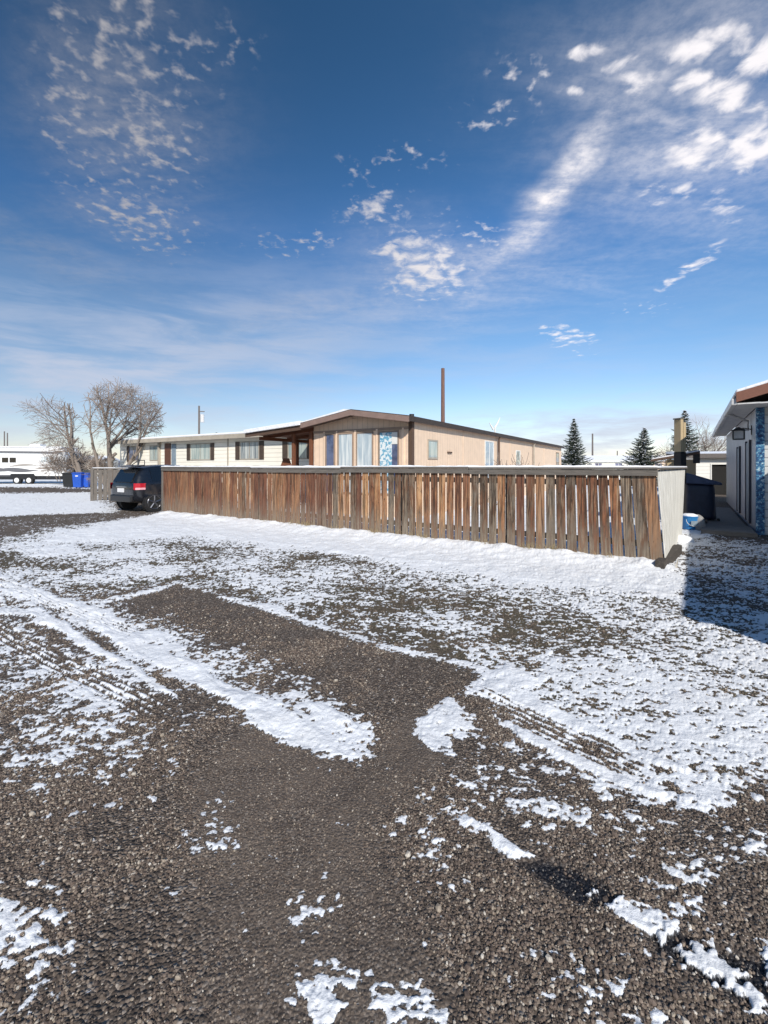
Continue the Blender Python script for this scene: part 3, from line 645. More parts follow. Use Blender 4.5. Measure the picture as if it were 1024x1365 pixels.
# ------------------------------------------------------------------ peach mobile home
def window(parent, mb_at, w_, h_, frame='white_frame', glass='glass_blue', mull=1, axis='x', fw=.05, proud=.03, shutters=None):
    """window in the plane of a wall; mb_at=(u,z,plane,sign): u along wall, outward = sign on the other axis"""
    u, z, pl, sg = mb_at
    def bx(u0, z0, u1, z1, d0, d1):
        a0, a1 = sorted((pl+sg*d0, pl+sg*d1))
        return (u0, a0, z0, u1, a1, z1) if axis == 'x' else (a0, u0, z0, a1, u1, z1)
    f = MB()
    f.box(*bx(u, z, u+w_, z+fw, .002, proud)); f.box(*bx(u, z+h_-fw, u+w_, z+h_, .002, proud))
    f.box(*bx(u, z+fw, u+fw, z+h_-fw, .002, proud)); f.box(*bx(u+w_-fw, z+fw, u+w_, z+h_-fw, .002, proud))
    for k_ in range(1, mull+1):
        c = u+w_*k_/(mull+1); f.box(*bx(c-fw*.35, z+fw, c+fw*.35, z+h_-fw, .002, proud*.85))
    fo_ = f.build('window', frame, parent)
    g = MB().box(*bx(u+fw, z+fw, u+w_-fw, z+h_-fw, .003, proud*.45)).build('pane', glass, fo_)
    if shutters:
        for s_ in (u-shutters-.02, u+w_+.02):
            MB().box(*bx(s_, z, s_+shutters, z+h_, .003, .035)).build('shutter', 'shutter', parent)
    return fo_

HX, HY = .85, 13.7
home = empty('mobile_home', (HX, HY, 0), R(58), 'peach mobile home with brown roof edge and tall front windows behind the long fence', 'mobile home')
HL, HWd = 23.2, 3.9; ZE, ZR = 3.0, 3.30
def gab(y): return ZE+(ZR-ZE)*(1-abs(y-HWd/2)/(HWd/2))
MB().prism([(0, .0), (0, ZE), (HWd/2, ZR), (HWd, ZE), (HWd, 0)], 'x', 0, .12).build('front_wall', 'pink_siding_y', home)
MB().box(.12, 0, 0, HL, .12, ZE-.002).build('side_wall', 'pink_siding_x', home)
MB().box(.12, HWd-.12, 0, HL, HWd, ZE-.002).build('side_wall', 'pink_siding_x', home)
MB().prism([(0.12, .0), (0.12, ZE), (HWd/2, ZR), (HWd-.12, ZE), (HWd-.12, 0)], 'x', HL-.12, HL-.001).build('back_wall', 'pink_siding_y', home)
OV = .50; OS = .16
roof = MB()
roof.prism([(-OS, ZE+.03), (HWd/2, ZR+.05), (HWd+OS, ZE+.03), (HWd+OS, ZE+.11), (HWd/2, ZR+.13), (-OS, ZE+.11)], 'x', -OV+.03, HL+.2)
roof.build('roof', 'dark_roof', home)
MB().prism([(-OS-.004, ZE-.085), (HWd/2, ZR-.065), (HWd+OS+.004, ZE-.085), (HWd+OS+.004, ZE+.085), (HWd/2, ZR+.105), (-OS-.004, ZE+.085)], 'x', -OV-.01, -OV+.028).build('fascia', 'rose_trim', home)
MB().box(-OV+.03, -OS-.03, ZE-.06, HL+.2, -OS-.002, ZE+.10).build('eave_fascia', 'dark_roof', home)
MB().box(-OV+.03, -OS, ZE-.03, HL+.1, -.002, ZE+.0).build('soffit', 'rose_trim', home)
MB().prism([(.0, ZE+.0), (HWd/2, ZR+.0), (HWd, ZE+.0), (HWd, ZE-.03+.05), (HWd/2, ZR+.04), (.0, ZE+.025)], 'x', -OV+.03, -.003).build('soffit', 'brown_trim', home)
MB().box(-.035, -.03, 0, .10, .10, ZE-.03).build('corner_trim', 'brown_trim', home)
# snow film on the roof crest
MB().prism([(HWd/2+.05, ZR+.132), (HWd+OS-.03, ZE+.115), (HWd+OS-.03, ZE+.15), (HWd/2+.3, ZR+.155)], 'x', -OV+.05, HL).build('roof_snow', 'snow', home)
# front windows
window(home, (2.95, .7, 0, -1), .42, 2.03, 'soffit', 'glass_dark', 0, 'y')
window(home, (2.18, .7, 0, -1), .66, 2.03, 'soffit', 'glass_curtain', 0, 'y')
window(home, (1.40, .7, 0, -1), .68, 2.03, 'soffit', 'glass_curtain', 0, 'y')
wd_ = MB(); fo1 = window(home, (.44, .7, 0, -1), .76, 2.03, 'soffit', 'glass_dark', 0, 'y')
MB().box(-.034, .70, .76, -.0185, 1.14, 2.67).build('curtain', 'curtain_pattern', fo1)
MB().box(-.034, .50, 2.3, -.0185, .695, 2.67).build('curtain', 'white_frame', fo1)
for y_ in (.30, 1.26, 2.10, 2.87, 3.42): MB().box(-.03, y_-.035, .02, -.001, y_+.035, 2.80).build('batten', 'pink_siding_y', home)
MB().box(-.028, .0, 2.75, -.001, 3.9, 2.83).build('head_trim', 'soffit', home)
# side windows (plane y=0, outward -y)
window(home, (1.06, 1.85, 0, -1), .75, .64, 'cream_fascia', 'glass_green', 0, 'x')
window(home, (6.5, 1.0, 0, -1), 1.15, 1.72, 'white_frame', 'glass_blue', 1, 'x')
window(home, (21.3, 1.5, 0, -1), .9, 1.1, 'brown_trim', 'glass_green', 1, 'x')
window(home, (11.2, 1.7, 0, -1), .8, .75, 'white_frame', 'glass_green', 0, 'x')
MB().box(2.6, -.05, 2.08, 2.95, -.002, 2.13).build('vent_cover', 'brown_trim', home)
for x_ in (8.15, 14.6): MB().tube([(x_, -.10, .1), (x_, -.10, ZE-.2), (x_, -.14, ZE-.05)], .045, 8).build('downspout', 'brown_trim' if x_ < 10 else 'cream_fascia', home)
for x_ in (4.1, 10.2, 17.6): MB().box(x_-.03, -.015, 0, x_+.03, -.001, ZE-.04).build('batten', 'pink_siding_x', home)
MB().tube([(2.2, 1.2, ZR-.1), (2.2, 1.2, ZR+.14)], .05, 8).tube([(2.2, 1.2, ZR+.10), (2.2, 1.2, ZR+.19)], .09, 10).build('roof_vent', 'black_metal', home)
MB().tube([(10.6, .9, ZR-.1), (10.6, .9, ZR+.33)], .04, 8).tube([(10.6, .9, ZR+.30), (10.75, .8, ZR+.55), (10.9, .72, ZR+.85)], [.05, .035, .012], 8).tube([(10.5, .95, ZR+.2), (10.35, 1.1, ZR+.55)], [.05, .02], 8).build('bent_vent_pipe', 'white_frame', home)

# patio cover
pc = empty('patio_cover', (HX-.848*3.9, HY+.53*3.9, 0), R(58), 'open wooden patio roof on brown posts between peach home and white home', 'patio cover')
# local x along the home's side, y outwards (left)
MB().prism([(.17, 3.02), (2.95, 2.80), (2.95, 2.90), (.17, 3.10)], 'x', -.46, 4.2).build('roof_deck', 'rustwood', pc)
MB().prism([(.17, 3.02), (2.97, 2.84), (2.97, 2.98), (.17, 3.17)], 'x', -.56, -.49).prism([(.17, 3.103), (2.97, 2.903), (2.97, 2.985), (.17, 3.17)], 'x', -.489, 4.2).build('roof_snow', 'snow', pc, bevel=.02)
MB().prism([(.17, 2.86), (2.96, 2.70), (2.96, 2.88), (.17, 3.08)], 'x', -.48, -.462).build('fascia', 'brown_trim', pc)
for x_ in (.3, 1.6, 2.9, 4.1): MB().prism([(.02, 2.90), (2.85, 2.66), (2.85, 2.79), (.02, 3.01)], 'x', x_, x_+.05).build('rafter', 'rustwood', pc)
for (x_, y_) in ((.0, .95), (1.9, 2.55), (.0, .12), (4.0, 2.6)):
    MB().box(x_-.055, y_-.055, 0, x_+.055, y_+.055, 2.84-.08*y_).build('post', 'rustwood', pc, bevel=.005)
MB().box(-.2, 2.42, 2.60, 4.1, 2.52, 2.72).build('beam', 'rustwood', pc)
MB().box(.2, 1.3, 1.02, 1.2, 2.3, 1.06).build('railing_board', 'grey_rail', pc)

# white mobile home
whx, why = -17.0, 29.0
wh = empty('mobile_home', (whx, why, 0), R(-32), 'long cream white mobile home with snowy flat roof and dark shutters', 'mobile home')
WL = 16.8
def wx_(px):   # position along the front wall for a photo column
    q = (px-512)/F; return (q*why-whx)/(.848+q*.53)
MB().box(0, 0, 0, WL, 4.2, 3.10).build('wall', 'white_siding', wh)
MB().box(-.1, -.42, 3.10, WL+.1, 4.4, 3.22).build('roof', 'dark_roof', wh)
MB().box(-.12, -.45, 3.02, WL+.1, -.423, 3.235).build('fascia', 'cream_fascia', wh)
MB().box(-.05, -.44, 3.225, WL+.05, 4.35, 3.34).build('roof_snow', 'snow', wh, bevel=.05)
for (p0, p1_, gl, shs) in ((172, 185, 'glass_dark', 0), (200, 212, 'glass_green', 0), (254, 281, 'glass_green', .28), (320, 346, 'glass_blind', .30), (384, 410, 'glass_green', .32)):
    u0, u1 = wx_(p0), wx_(p1_)
    window(wh, (u0, 1.95, 0, -1), u1-u0, .92, 'cream_fascia', gl, 1, 'x', shutters=shs or None)
dr = MB().box(wx_(220.5), -.05, .6, wx_(228), -.002, 2.95).build('door', 'door_brown', wh)
MB().box(wx_(229.5), -.045, .6, wx_(235), -.002, 2.9).build('screen_door', 'grey_blue', wh)
x_ = wx_(173); MB().box(x_-.25, -.06, 1.9, x_-.05, -.002, 2.9).build('shutter', 'shutter', wh)
MB().box(wx_(213), -.14, .0, wx_(214.5), -.003, 3.02).build('downspout', 'cream_fascia', wh)
MB().box(wx_(303.5), -.03, .0, wx_(304.8), -.003, 3.09).build('seam_trim', 'cream_fascia', wh)
MB().tube([(7.2, 1.8, 3.2), (7.2, 1.8, 3.62)], .05).tube([(11.2, 1.8, 3.2), (11.2, 1.8, 3.72)], .1).build('roof_vent', 'black_metal', wh)
rl_ = empty('stair_rail', (whx+.848*wx_(200)-.53*1.2, why-.53*wx_(200)-.848*1.2, 0), R(-32), 'thin grey stair rail before the white home door', 'handrail')
MB().tube([(-.9, 0, 1.3), (.9, 0, 1.95), (1.5, 0, 1.95)], .025, 6).tube([(-.9, 0, 0), (-.9, 0, 1.3)], .025, 6).tube([(.9, 0, 0), (.9, 0, 1.95)], .025, 6).tube([(1.5, 0, 0), (1.5, 0, 1.95)], .025, 6).build('rail', 'black_metal', rl_)
MB().box(-.3, .1, 0, .2, 1.1, .3).box(.2, .1, 0, .7, 1.1, .6).box(.7, .1, 0, 1.9, 1.15, .95).build('steps', 'deck_wood', rl_)
# picnic chair silhouette on patio: wrapped patio chairs
ch = empty('patio_chair', (at(377, 17.2), 17.2, .5), R(-20), 'brown high backed patio chair under the patio roof', 'chair')
MB().prism([(-.28, .45), (.28, .45), (.30, 1.0), (.12, 1.42), (-.12, 1.42), (-.30, 1.0)], 'y', .22, .27).build('backrest', 'rustwood', ch, bevel=.01)
MB().box(-.3, -.3, .40, .3, .26, .46).build('seat', 'rustwood', ch, bevel=.01)
for sx, sy in ((-1, -1), (1, -1), (-1, 1), (1, 1)): MB().box(sx*.26-.03, sy*.22-.03, -.5, sx*.26+.03, sy*.22+.03, .4).build('leg', 'rustwood', ch)

# ------------------------------------------------------------------ house at the right edge
rh = empty('house', fr(0, 0), R(-34.5), 'grey sided house in shade with lantern, red fascia and blue mottled corner', 'house')
RA, RB = 1.24, 13.7; RW = 5.0; RL = 12.0; RE = 3.0
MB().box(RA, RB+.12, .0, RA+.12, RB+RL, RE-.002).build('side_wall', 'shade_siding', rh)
plain('front_siding', (.62, .62, .60), .6, .1, 2, groove=('Z', .2, .02, .01))
MB().prism([(RA, 0), (RA, RE), (RA+RW/2, RE+.72), (RA+RW, RE), (RA+RW, 0)], 'y', RB, RB+.12).build('front_wall', 'front_siding', rh)
MB().box(RA+.12, RB+.13, .0, RA+RW, RB+RL, RE-.01).build('inner_wall', 'front_siding', rh)
MB().box(RA-.012, RB-.03, 0, RA+.13, RB-.002, RE+.02).build('corner_trim', 'blue_mottle', rh)
MB().box(RA-.025, RB-.03, 0, RA-.013, RB+.12, RE).build('corner_trim', 'blue_mottle', rh)
ea = .80; eb = 12.75
s_ = .29
def rz_(a_): return 3.17+(a_-ea)*s_
RM = RA+RW/2
MB().prism([(ea, rz_(ea)), (RM, rz_(RM)), (2*RM-ea, rz_(ea)), (2*RM-ea, rz_(ea)+.07), (RM, rz_(RM)+.07), (ea, rz_(ea)+.07)], 'y', eb+.03, RB+RL+.3).build('roof', 'dark_roof', rh)
MB().prism([(ea-.01, rz_(ea)-.13), (RM, rz_(RM)-.13), (2*RM-ea, rz_(ea)-.13), (2*RM-ea, rz_(ea)+.09), (RM, rz_(RM)+.09), (ea-.01, rz_(ea)+.09)], 'y', eb-.01, eb+.028).build('rake_fascia', 'red_fascia', rh)
MB().prism([(ea-.02, rz_(ea)+.072), (RM, rz_(RM)+.072), (2*RM-ea, rz_(ea)+.072), (2*RM-ea, rz_(ea)+.19), (RM, rz_(RM)+.2), (ea-.02, rz_(ea)+.15)], 'y', eb+.0, RB+RL+.3).build('roof_snow', 'snow', rh, bevel=.03)
MB().box(ea+.01, eb+.03, 2.99, RA-.03, RB+RL, 3.02).build('soffit', 'gutter', rh)
MB().box(RA-.03, eb+.03, 2.985, RA+RW, RB-.04, 3.015).build('soffit', 'gutter', rh)
for i in range(4):
    b0 = eb+.03+i*3.2; MB().box(ea-.10, b0, 2.98-.015*i, ea+.008, b0+3.1, 3.13-.015*i).build('gutter', 'gutter', rh, bevel=.02)
MB().tube([(ea-.04, eb+2.2, 3.0), (RA-.06, eb+2.5, 2.8), (RA-.06, eb+2.5, 2.55)], .035, 8).build('downspout', 'gutter', rh)
for b_, w1, h1 in ((15.1, .95, 2.1), (18.2, .9, 2.05)):
    d_ = MB().box(RA-.03, b_, .15, RA-.001, b_+w1, .15+h1).build('door', 'grey_blue', rh)
    MB().box(RA-.05, b_-.07, .12, RA-.001, b_-.002, .2+h1).box(RA-.05, b_+w1+.002, .12, RA-.001, b_+w1+.07, .2+h1).build('door_frame', 'cover_navy', rh)
lt = MB().box(RA-.02, 14.86, 2.42, RA-.001, 14.96, 2.66).tube([(RA-.01, 14.91, 2.56), (RA-.17, 14.91, 2.60), (RA-.27, 14.91, 2.56)], .014, 6).build('wall_bracket', 'black_metal', rh)
lx, ly, lz = RA-.27, 14.91, 2.30
ln = empty('wall_lantern', fr(lx, ly, lz), R(-34.5), 'black box lantern on a bracket under the eave of the grey house', 'lantern')
ln.scale = (1.25, 1.25, 1.25); lb = MB(); lb.box(-.10, -.10, 0, .10, .10, .02)
for sx in (-1, 1):
    for sy in (-1, 1): lb.box(sx*.09-.01, sy*.09-.01, .02, sx*.09+.01, sy*.09+.01, .19)
lb.build('cage', 'black_metal', ln)
MB().add([(-.13, -.13, .19), (.13, -.13, .19), (.13, .13, .19), (-.13, .13, .19), (0, 0, .27)], [(0, 1, 4), (1, 2, 4), (2, 3, 4), (3, 0, 4), (3, 2, 1, 0)]).build('hood', 'black_metal', ln)
MB().box(-.075, -.075, .022, .075, .075, .185).build('glass', 'gutter', ln)

dk = empty('deck', fr(.62, 13.1), R(-34.5), 'low weathered plank step along the shaded wall of the grey house', 'deck')
for i in range(5): MB().box(-.45, i*.30, .05, .55, i*.30+.285, .10).build('plank', 'deck_wood', dk)
MB().box(-.47, -.03, 0, .57, -.002, .095).build('rim_board', 'deck_wood', dk)
MB().box(-.3, 1.52, 0.02, .5, 8, .07).build('walk_board', 'deck_wood', dk)

# unseen garage added at the right to throw the wide shadow, form guessed
shadow_caster = empty('garage', fr(0, 0), R(-34.5), 'unseen plain garage outside the right edge, added to cast the blue shadow', 'garage')
NA, NB0, NB1, NH = 3.00, 2.80, 12.4, 2.93
MB().box(NA+.1, NB0, 0, NA+4.5, NB1, NH-.15).build('wall', 'front_siding', shadow_caster)
MB().box(NA, NB0-.05, NH-.14, NA+4.6, NB1+.1, NH).build('roof', 'dark_roof', shadow_caster)
window(shadow_caster, (NA+1.2, 1.1, NB0, -1), 1.2, 1.0, 'white_frame', 'glass_blue', 1, 'x')

# covered grill, bucket, planter
gpx = fr(.12, 16.0)
gl = empty('covered_grill', (gpx.x, gpx.y, 0), R(-25), 'barbecue under a dark navy cover beyond the pale fence', 'barbecue')
def drape(wx, wy, z0, z1, seed, taper=.9, n=28):
    vs = []; fs = []; rg = random.Random(seed); ph = [rg.uniform(0, 6) for _ in range(4)]
    lv = 10
    for j in range(lv+1):
        u = j/lv; z = z0+(z1-z0)*u; s__ = 1.0-(1-taper)*u
        if j >= lv-1: s__ *= .97-.05*(j-lv+1)
        for i in range(n):
            a_ = 2*math.pi*i/n; c, s2 = math.cos(a_), math.sin(a_)
            e = 4.5; rad = 1/((abs(c)**e+abs(s2)**e)**(1/e))
            wv_ = 1+.045*(1-u)*math.sin(5*a_+ph[0])+.03*(1-u*.6)*math.sin(9*a_+ph[1]+2*u)
            vs.append((c*rad*wx*s__*wv_, s2*rad*wy*s__*wv_, z))
    for j in range(lv):
        for i in range(n): fs.append((j*n+i, j*n+(i+1) % n, (j+1)*n+(i+1) % n, (j+1)*n+i))
    fs.append(tuple(lv*n+i for i in range(n))); fs.append(tuple(range(n-1, -1, -1)))
    return MB().add(vs, fs)
drape(.40, .34, .10, 1.12, 3).build('cover', 'cover_navy', gl, smooth=True)
MB().prism([(-.42, 1.12), (.50, 1.08), (.48, 1.15), (-.26, 1.40), (-.42, 1.42)], 'y', -.42, .40).build('cover_top', 'cover_top', gl, bevel=.04)
for sx in (-1, 1): MB().tube([(sx*.4, -.26, .07), (sx*.4+.05, -.26, .07)], .07, 12).build('wheel', 'rubber', gl)
drape(.20, .16, .0, 1.2, 8, .8).build('tarp_drape', 'black_sleeve', gl, smooth=True, loc=(-.62, .1, 0))
bx_, by_ = gp(919, 706)
bk = empty('bucket', (bx_, by_, .02), 0, 'bright blue plastic bucket with snow on top near the pale fence', 'bucket')
MB().tube([(0, 0, 0), (0, 0, .30), (0, 0, .305), (0, 0, .33)], [.15, .185, .195, .195], 24).build('body', 'bucket_blue', bk, smooth=False)
MB().tube([(0, 0, .325), (0, 0, .36), (0, 0, .39)], [.19, .17, .10], 24).build('snow_top', 'snow', bk, smooth=True)
hp = [(.19*math.cos(a_), -.197+.03*abs(math.cos(a_)), .26-.17*math.sin(a_)) for a_ in np.linspace(0, math.pi, 12)]
MB().tube(hp, .006, 6).build('handle', 'white_frame', bk)
MB().box(-.085, -.192, .10, .085, -.183, .22).build('label_patch', 'grey_blue', bk)
bx_, by_ = gp(934, 707)
def rock(name, loc, s, seed, label, cat, mat='stone_grey'):
    rg = random.Random(seed); import bmesh
    bm = bmesh.new(); bmesh.ops.create_icosphere(bm, subdivisions=3, radius=1)
    for v_ in bm.verts:
        n_ = float(fbm(np.array([v_.co.x*1.5+seed]), np.array([v_.co.y*1.5+v_.co.z*1.2]), 3, seed)[0])
        v_.co = Vector((v_.co.x*s[0], v_.co.y*s[1], max(v_.co.z, -.3)*s[2]))*(.8+.4*n_)
    me_ = bpy.data.meshes.new(name); bm.to_mesh(me_); bm.free(); me_.materials.append(MATS[mat]); me_.shade_smooth()
    o_ = bpy.data.objects.new(name, me_); COL.objects.link(o_); o_.location = loc; return tag(o_, label, cat)
rock('boulder', (bx_, by_+.1, .05), (.17, .2, .32), 4, 'rounded grey stone standing right of the blue bucket', 'stone')
bx_, by_ = gp(905, 722)
rock('snow_pile', (bx_+.05, by_, .0), (.22, .25, .14), 9, 'small heap of shovelled snow below the blue bucket', 'snow heap', 'snow')

# far garage and shed
gx0 = at(925, 26.0)
ga = empty('garage', (gx0, 26.0, 0), R(-20), 'white garage with a dark open doorway beyond the shaded path', 'garage')
def dsc(px): return (px-925)/F*26*1.05
plain('garage_white', (.80, .78, .72), .6, .05, 2, groove=('Z', .2, .012, .008))
x0, x1, x2 = dsc(944), dsc(963), 6.0
MB().box(0, 0, 0, x0, .12, 2.15).box(x1, 0, 0, x2, .12, 2.15).box(x0, 0, 1.72, x1, .12, 2.15).box(0, .12, 0, .12, 5, 2.15).build('wall', 'garage_white', ga)
MB().box(x0-.02, .13, 0, x1+.02, 3, 1.75).build('interior_shade', 'shade_black', ga)  # solid black block stands in for the shade inside the open doorway
MB().box(x0-.06, -.03, 0, x0, -.002, 1.78).box(x1, -.03, 0, x1+.06, -.002, 1.78).build('door_frame', 'white_frame', ga)
MB().prism([(-.3, 2.12), (5.2, 2.42), (5.2, 2.5), (-.3, 2.20)], 'x', -.3, x2).build('roof', 'pole_grey', ga)
MB().box(-.32, -.34, 2.10, x2, -.302, 2.34).build('fascia', 'pole_grey', ga)
MB().prism([(-.33, 2.343), (5.2, 2.62), (5.2, 2.502), (-.28, 2.202)], 'x', -.3, x2).build('roof_snow', 'snow', ga)
sx0 = at(903, 21.0)
shd = empty('shed', (sx0, 21.0, 0), R(-30), 'small tan shed with brown snow-edged roof beside the white garage', 'shed')
MB().box(-.4, 0, 0, .72, 2.2, 1.92).build('wall', 'yellow_wood', shd)
MB().prism([(-1.05, 1.94), (.85, 2.30), (.85, 2.18), (-1.05, 1.84)], 'y', -.25, 2.4).build('roof', 'brown_trim', shd)
MB().prism([(-1.05, 1.943), (.85, 2.303), (.80, 2.36), (-1.0, 1.99)], 'y', -.2, 2.38).build('roof_snow', 'snow', shd)
MB().box(.60, -.1, 1.75, .86, -.02, 2.26).build('eave_end', 'black_metal', shd)

# ------------------------------------------------------------------ parked SUV
cw_ = Vector((-8.5, 15.4, 0))     # rear right corner
car = empty('parked_car', cw_, R(57), 'dark blue black SUV seen from behind, parked behind the fence end', 'car')
# local: x forward, y to the left of the car; rear at x=0, right side at y=0, width 1.86
CWd = 1.84; CL = 4.55
st = [  # x, half width low, z bottom, belt z, roof z, half width belt, half width roof
 (0.00, .66, .42, .86, .90, .72, .60), (.05, .80, .36, .96, 1.05, .84, .68), (.16, .88, .32, 1.02, 1.30, .90, .66), (.34, .91, .30, 1.04, 1.52, .92, .64), (.60, .92, .28, 1.03, 1.62, .92, .64),
 (1.2, .92, .24, 1.00, 1.67, .92, .64), (2.0, .92, .22, .98, 1.67, .92, .64), (2.6, .92, .22, .97, 1.58, .92, .63), (3.2, .92, .22, .96, 1.20, .91, .64), (3.5, .92, .24, .95, 1.00, .90, .66), (4.0, .90, .26, .88, .91, .86, .66), (4.4, .82, .32, .72, .76, .80, .6), (4.55, .66, .40, .60, .62, .66, .5)]
def cring(s__):
    x, wl, zb, zt, zr, wb, wr = s__
    half = [(0, zb), (wl*.85, zb), (wl, zb+.10), (wb+.015, (zb+zt)*.5), (wb, zt-.05), (wb-.035, zt), (wr+(wb-wr)*.35, zt+(zr-zt)*.62), (wr, zr-.05), (wr*.75, zr), (0, zr+.015)]
    return [(x, CWd/2-y, z) for y, z in half]+[(x, CWd/2+y, z) for y, z in half[::-1][1:-1]]
vs = []; fs = []; rings = [cring(s__) for s__ in st]; nn_ = len(rings[0])
for r_ in rings: vs += r_
for i in range(len(rings)-1):
    for k_ in range(nn_): fs.append((i*nn_+k_, i*nn_+(k_+1) % nn_, (i+1)*nn_+(k_+1) % nn_, (i+1)*nn_+k_))
fs += [tuple(range(nn_)), tuple((len(rings)-1)*nn_+k_ for k_ in range(nn_))]
body = MB().add(vs, fs).build('body', 'carpaint', car, smooth=True)
sb = body.modifiers.new('sub', 'SUBSURF'); sb.levels = 2; sb.render_levels = 2
def lerp_ring(x):
    for i in range(len(st)-1):
        if st[i][0] <= x <= st[i+1][0]:
            f_ = (x-st[i][0])/(st[i+1][0]-st[i][0]); return [a_+(b_-a_)*f_ for a_, b_ in zip(st[i], st[i+1])]
def sidept(x, h, out=.012):
    s__ = lerp_ring(x); _, wl, zb, zt, zr, wb, wr = s__
    f_ = h; y = (wb-.035)+(wr-(wb-.035))*f_; z = zt+(zr-zt)*f_
    return (x, CWd/2-(y+out), z)
for (xa, xb) in ((.62, 1.15), (1.22, 2.05), (2.12, 2.85)):
    pts = []; N = 6
    mb = MB(); g0 = [sidept(xa+(xb-xa)*i/N, .10) for i in range(N+1)]; g1 = [sidept(xa+(xb-xa)*i/N, .80) for i in range(N+1)]
    mb.add(g0+g1, [(i, i+1, N+2+i, N+1+i) for i in range(N)]); mb.build('side_window', 'car_glass', car)
rw = MB(); pts = [(.06, .30, 1.06), (.06, CWd-.30, 1.06), (.30, CWd-.36, 1.50), (.30, .36, 1.50)]
rw.add([(x-.055, y, z+.0) for x, y, z in pts]+[(x+.02, y, z) for x, y, z in pts], [(0, 1, 2, 3), (4, 5, 1, 0), (5, 6, 2, 1), (6, 7, 3, 2), (7, 4, 0, 3)]); rw.build('rear_window', 'car_glass', car)
MB().prism([(.08, 1.56), (.02, 1.585), (.5, 1.665), (.5, 1.62)], 'y', .32, CWd-.32).build('roof_spoiler', 'carpaint', car, bevel=.01)
for y0, sgn in ((.0, 1), (CWd, -1)):
    tl = MB(); yy0 = y0
    o_ = [( .34, -.012), (.16, .0), (.03, .07), (.0, .13)]
    vs = [(x, y0+sgn*y, z) for z in (.80, 1.02) for x, y in o_]; tl.add(vs, [(0, 1, 5, 4), (1, 2, 6, 5), (2, 3, 7, 6)])
    vs = [(x+.03, y0+sgn*(y+.03), z) for z in (.80, 1.02) for x, y in o_]; tl.add(vs, [(0, 1, 5, 4), (1, 2, 6, 5), (2, 3, 7, 6)])
    t_o = tl.build('tail_light', 'red_lens', car)
    vs = [(x-.006, y0+sgn*(y-.006), z) for z in (.80, .87) for x, y in o_[:3]]; MB().add(vs, [(0, 1, 4, 3), (1, 2, 5, 4)]).build('reverse_lens', 'pink_lens', t_o)
MB().box(-.06, .22, .36, .10, CWd-.22, .60).build('bumper', 'black_metal', car, bevel=.04)
MB().box(-.045, .72, .70, -.010, 1.12, .84).build('licence_plate', 'plate_white', car)
MB().box(-.028, .62, .87, .02, 1.22, .90).build('tailgate_trim', 'steel', car)
for x_ in (.66, 3.52):
    for y_, sg in ((.02, -1), (CWd-.02, 1)):
        MB().tube([(x_, y_+sg*-.02, .36), (x_, y_+sg*.012, .36)], .40, 28).build('wheel_arch', 'black_metal', car)
        tr2 = MB().tube([(x_, y_-sg*.20, .34), (x_, y_-sg*.0, .34), (x_, y_+sg*.025, .34)], [.345, .345, .32], 32).build('tyre', 'rubber', car, smooth=False)
        rm = MB(); rm.tube([(x_, y_+sg*.026, .34), (x_, y_+sg*.034, .34)], .06, 12)
        for k_ in range(5):
            a_ = k_*2*math.pi/5+.3; ca, sa = math.cos(a_), math.sin(a_)
            rm.tube([(x_+ca*.05, y_+sg*.036, .34+sa*.05), (x_+ca*.235, y_+sg*.032, .34+sa*.235)], [.028, .034], 6)
        for k_ in range(24):
            a0_, a1_ = k_*math.pi/12, (k_+1)*math.pi/12
            rm.tube([(x_+math.cos(a0_)*.24, y_+sg*.030, .34+math.sin(a0_)*.24), (x_+math.cos(a1_)*.24, y_+sg*.030, .34+math.sin(a1_)*.24)], .016, 5, False)
        rm.build('rim', 'alloy', tr2)

# grey fence at the left
gf0 = Vector((-13.5, 20.9)); gf1 = Vector((-10.6, 23.4)); gd = gf1-gf0
gf = empty('grey_fence', (gf0.x, gf0.y, 0), math.atan2(gd.y, gd.x), 'grey weathered slat fence between the wheelie bins and the dark car', 'fence')
n_ = int(gd.length/.2)
for i in range(n_): MB().box(i*.2, -.01, .03, i*.2+.15, .01, 1.46+.02*math.sin(i*2.)).build('slat', 'grey_post', gf)
MB().box(0, .012, 1.30, gd.length, .05, 1.4).box(0, .012, .3, gd.length, .05, .4).build('back_rail', 'grey_post', gf)
MB().box(-.03, -.06, 1.485, gd.length, .07, 1.53).build('cap_board', 'grey_post', gf)
MB().box(-.03, -.05, 1.532, gd.length, .06, 1.56).build('snow_cap', 'snow', gf)
MB().box(-.11, -.05, 0, -.01, .05, 1.5).build('post', 'grey_post', gf)

# bins
def bin_(px, Y, mat, label, wd=.58, h=1.05, sub=None):
    e_ = empty('wheelie_bin', (at(px, Y), Y, 0), R(8), label, 'bin', 'wheelie bins at the roadside')
    a_, b_ = wd/2*.82, wd/2
    vs = [(-a_, -a_, .06), (a_, -a_, .06), (a_, a_, .06), (-a_, a_, .06), (-b_, -b_, h), (b_, -b_, h), (b_, b_, h), (-b_, b_, h)]
    MB().add(vs, [(3, 2, 1, 0), (4, 5, 6, 7), (0, 1, 5, 4), (1, 2, 6, 5), (2, 3, 7, 6), (3, 0, 4, 7)]).build('body', mat, e_, bevel=.02)
    MB().prism([(-b_-.04, h+.003), (b_+.05, h+.003), (b_+.05, h+.05), (0, h+.10), (-b_-.04, h+.05)], 'x', -b_-.03, b_+.03).build('lid', mat, e_, bevel=.01)
    for s__ in (-1, 1): MB().tube([(s__*a_, a_, .12), (s__*(a_+.05), a_, .12)], .12, 14).build('wheel', 'rubber', e_)
    if sub: MB().box(-.08, -b_-.006, h*.8, .10, -b_*.96, h*.88).build('sticker', 'plate_white', e_)
    return e_
bin_(93, 34.5, 'bin_black', 'black wheelie bin left of the blue bins', .72)
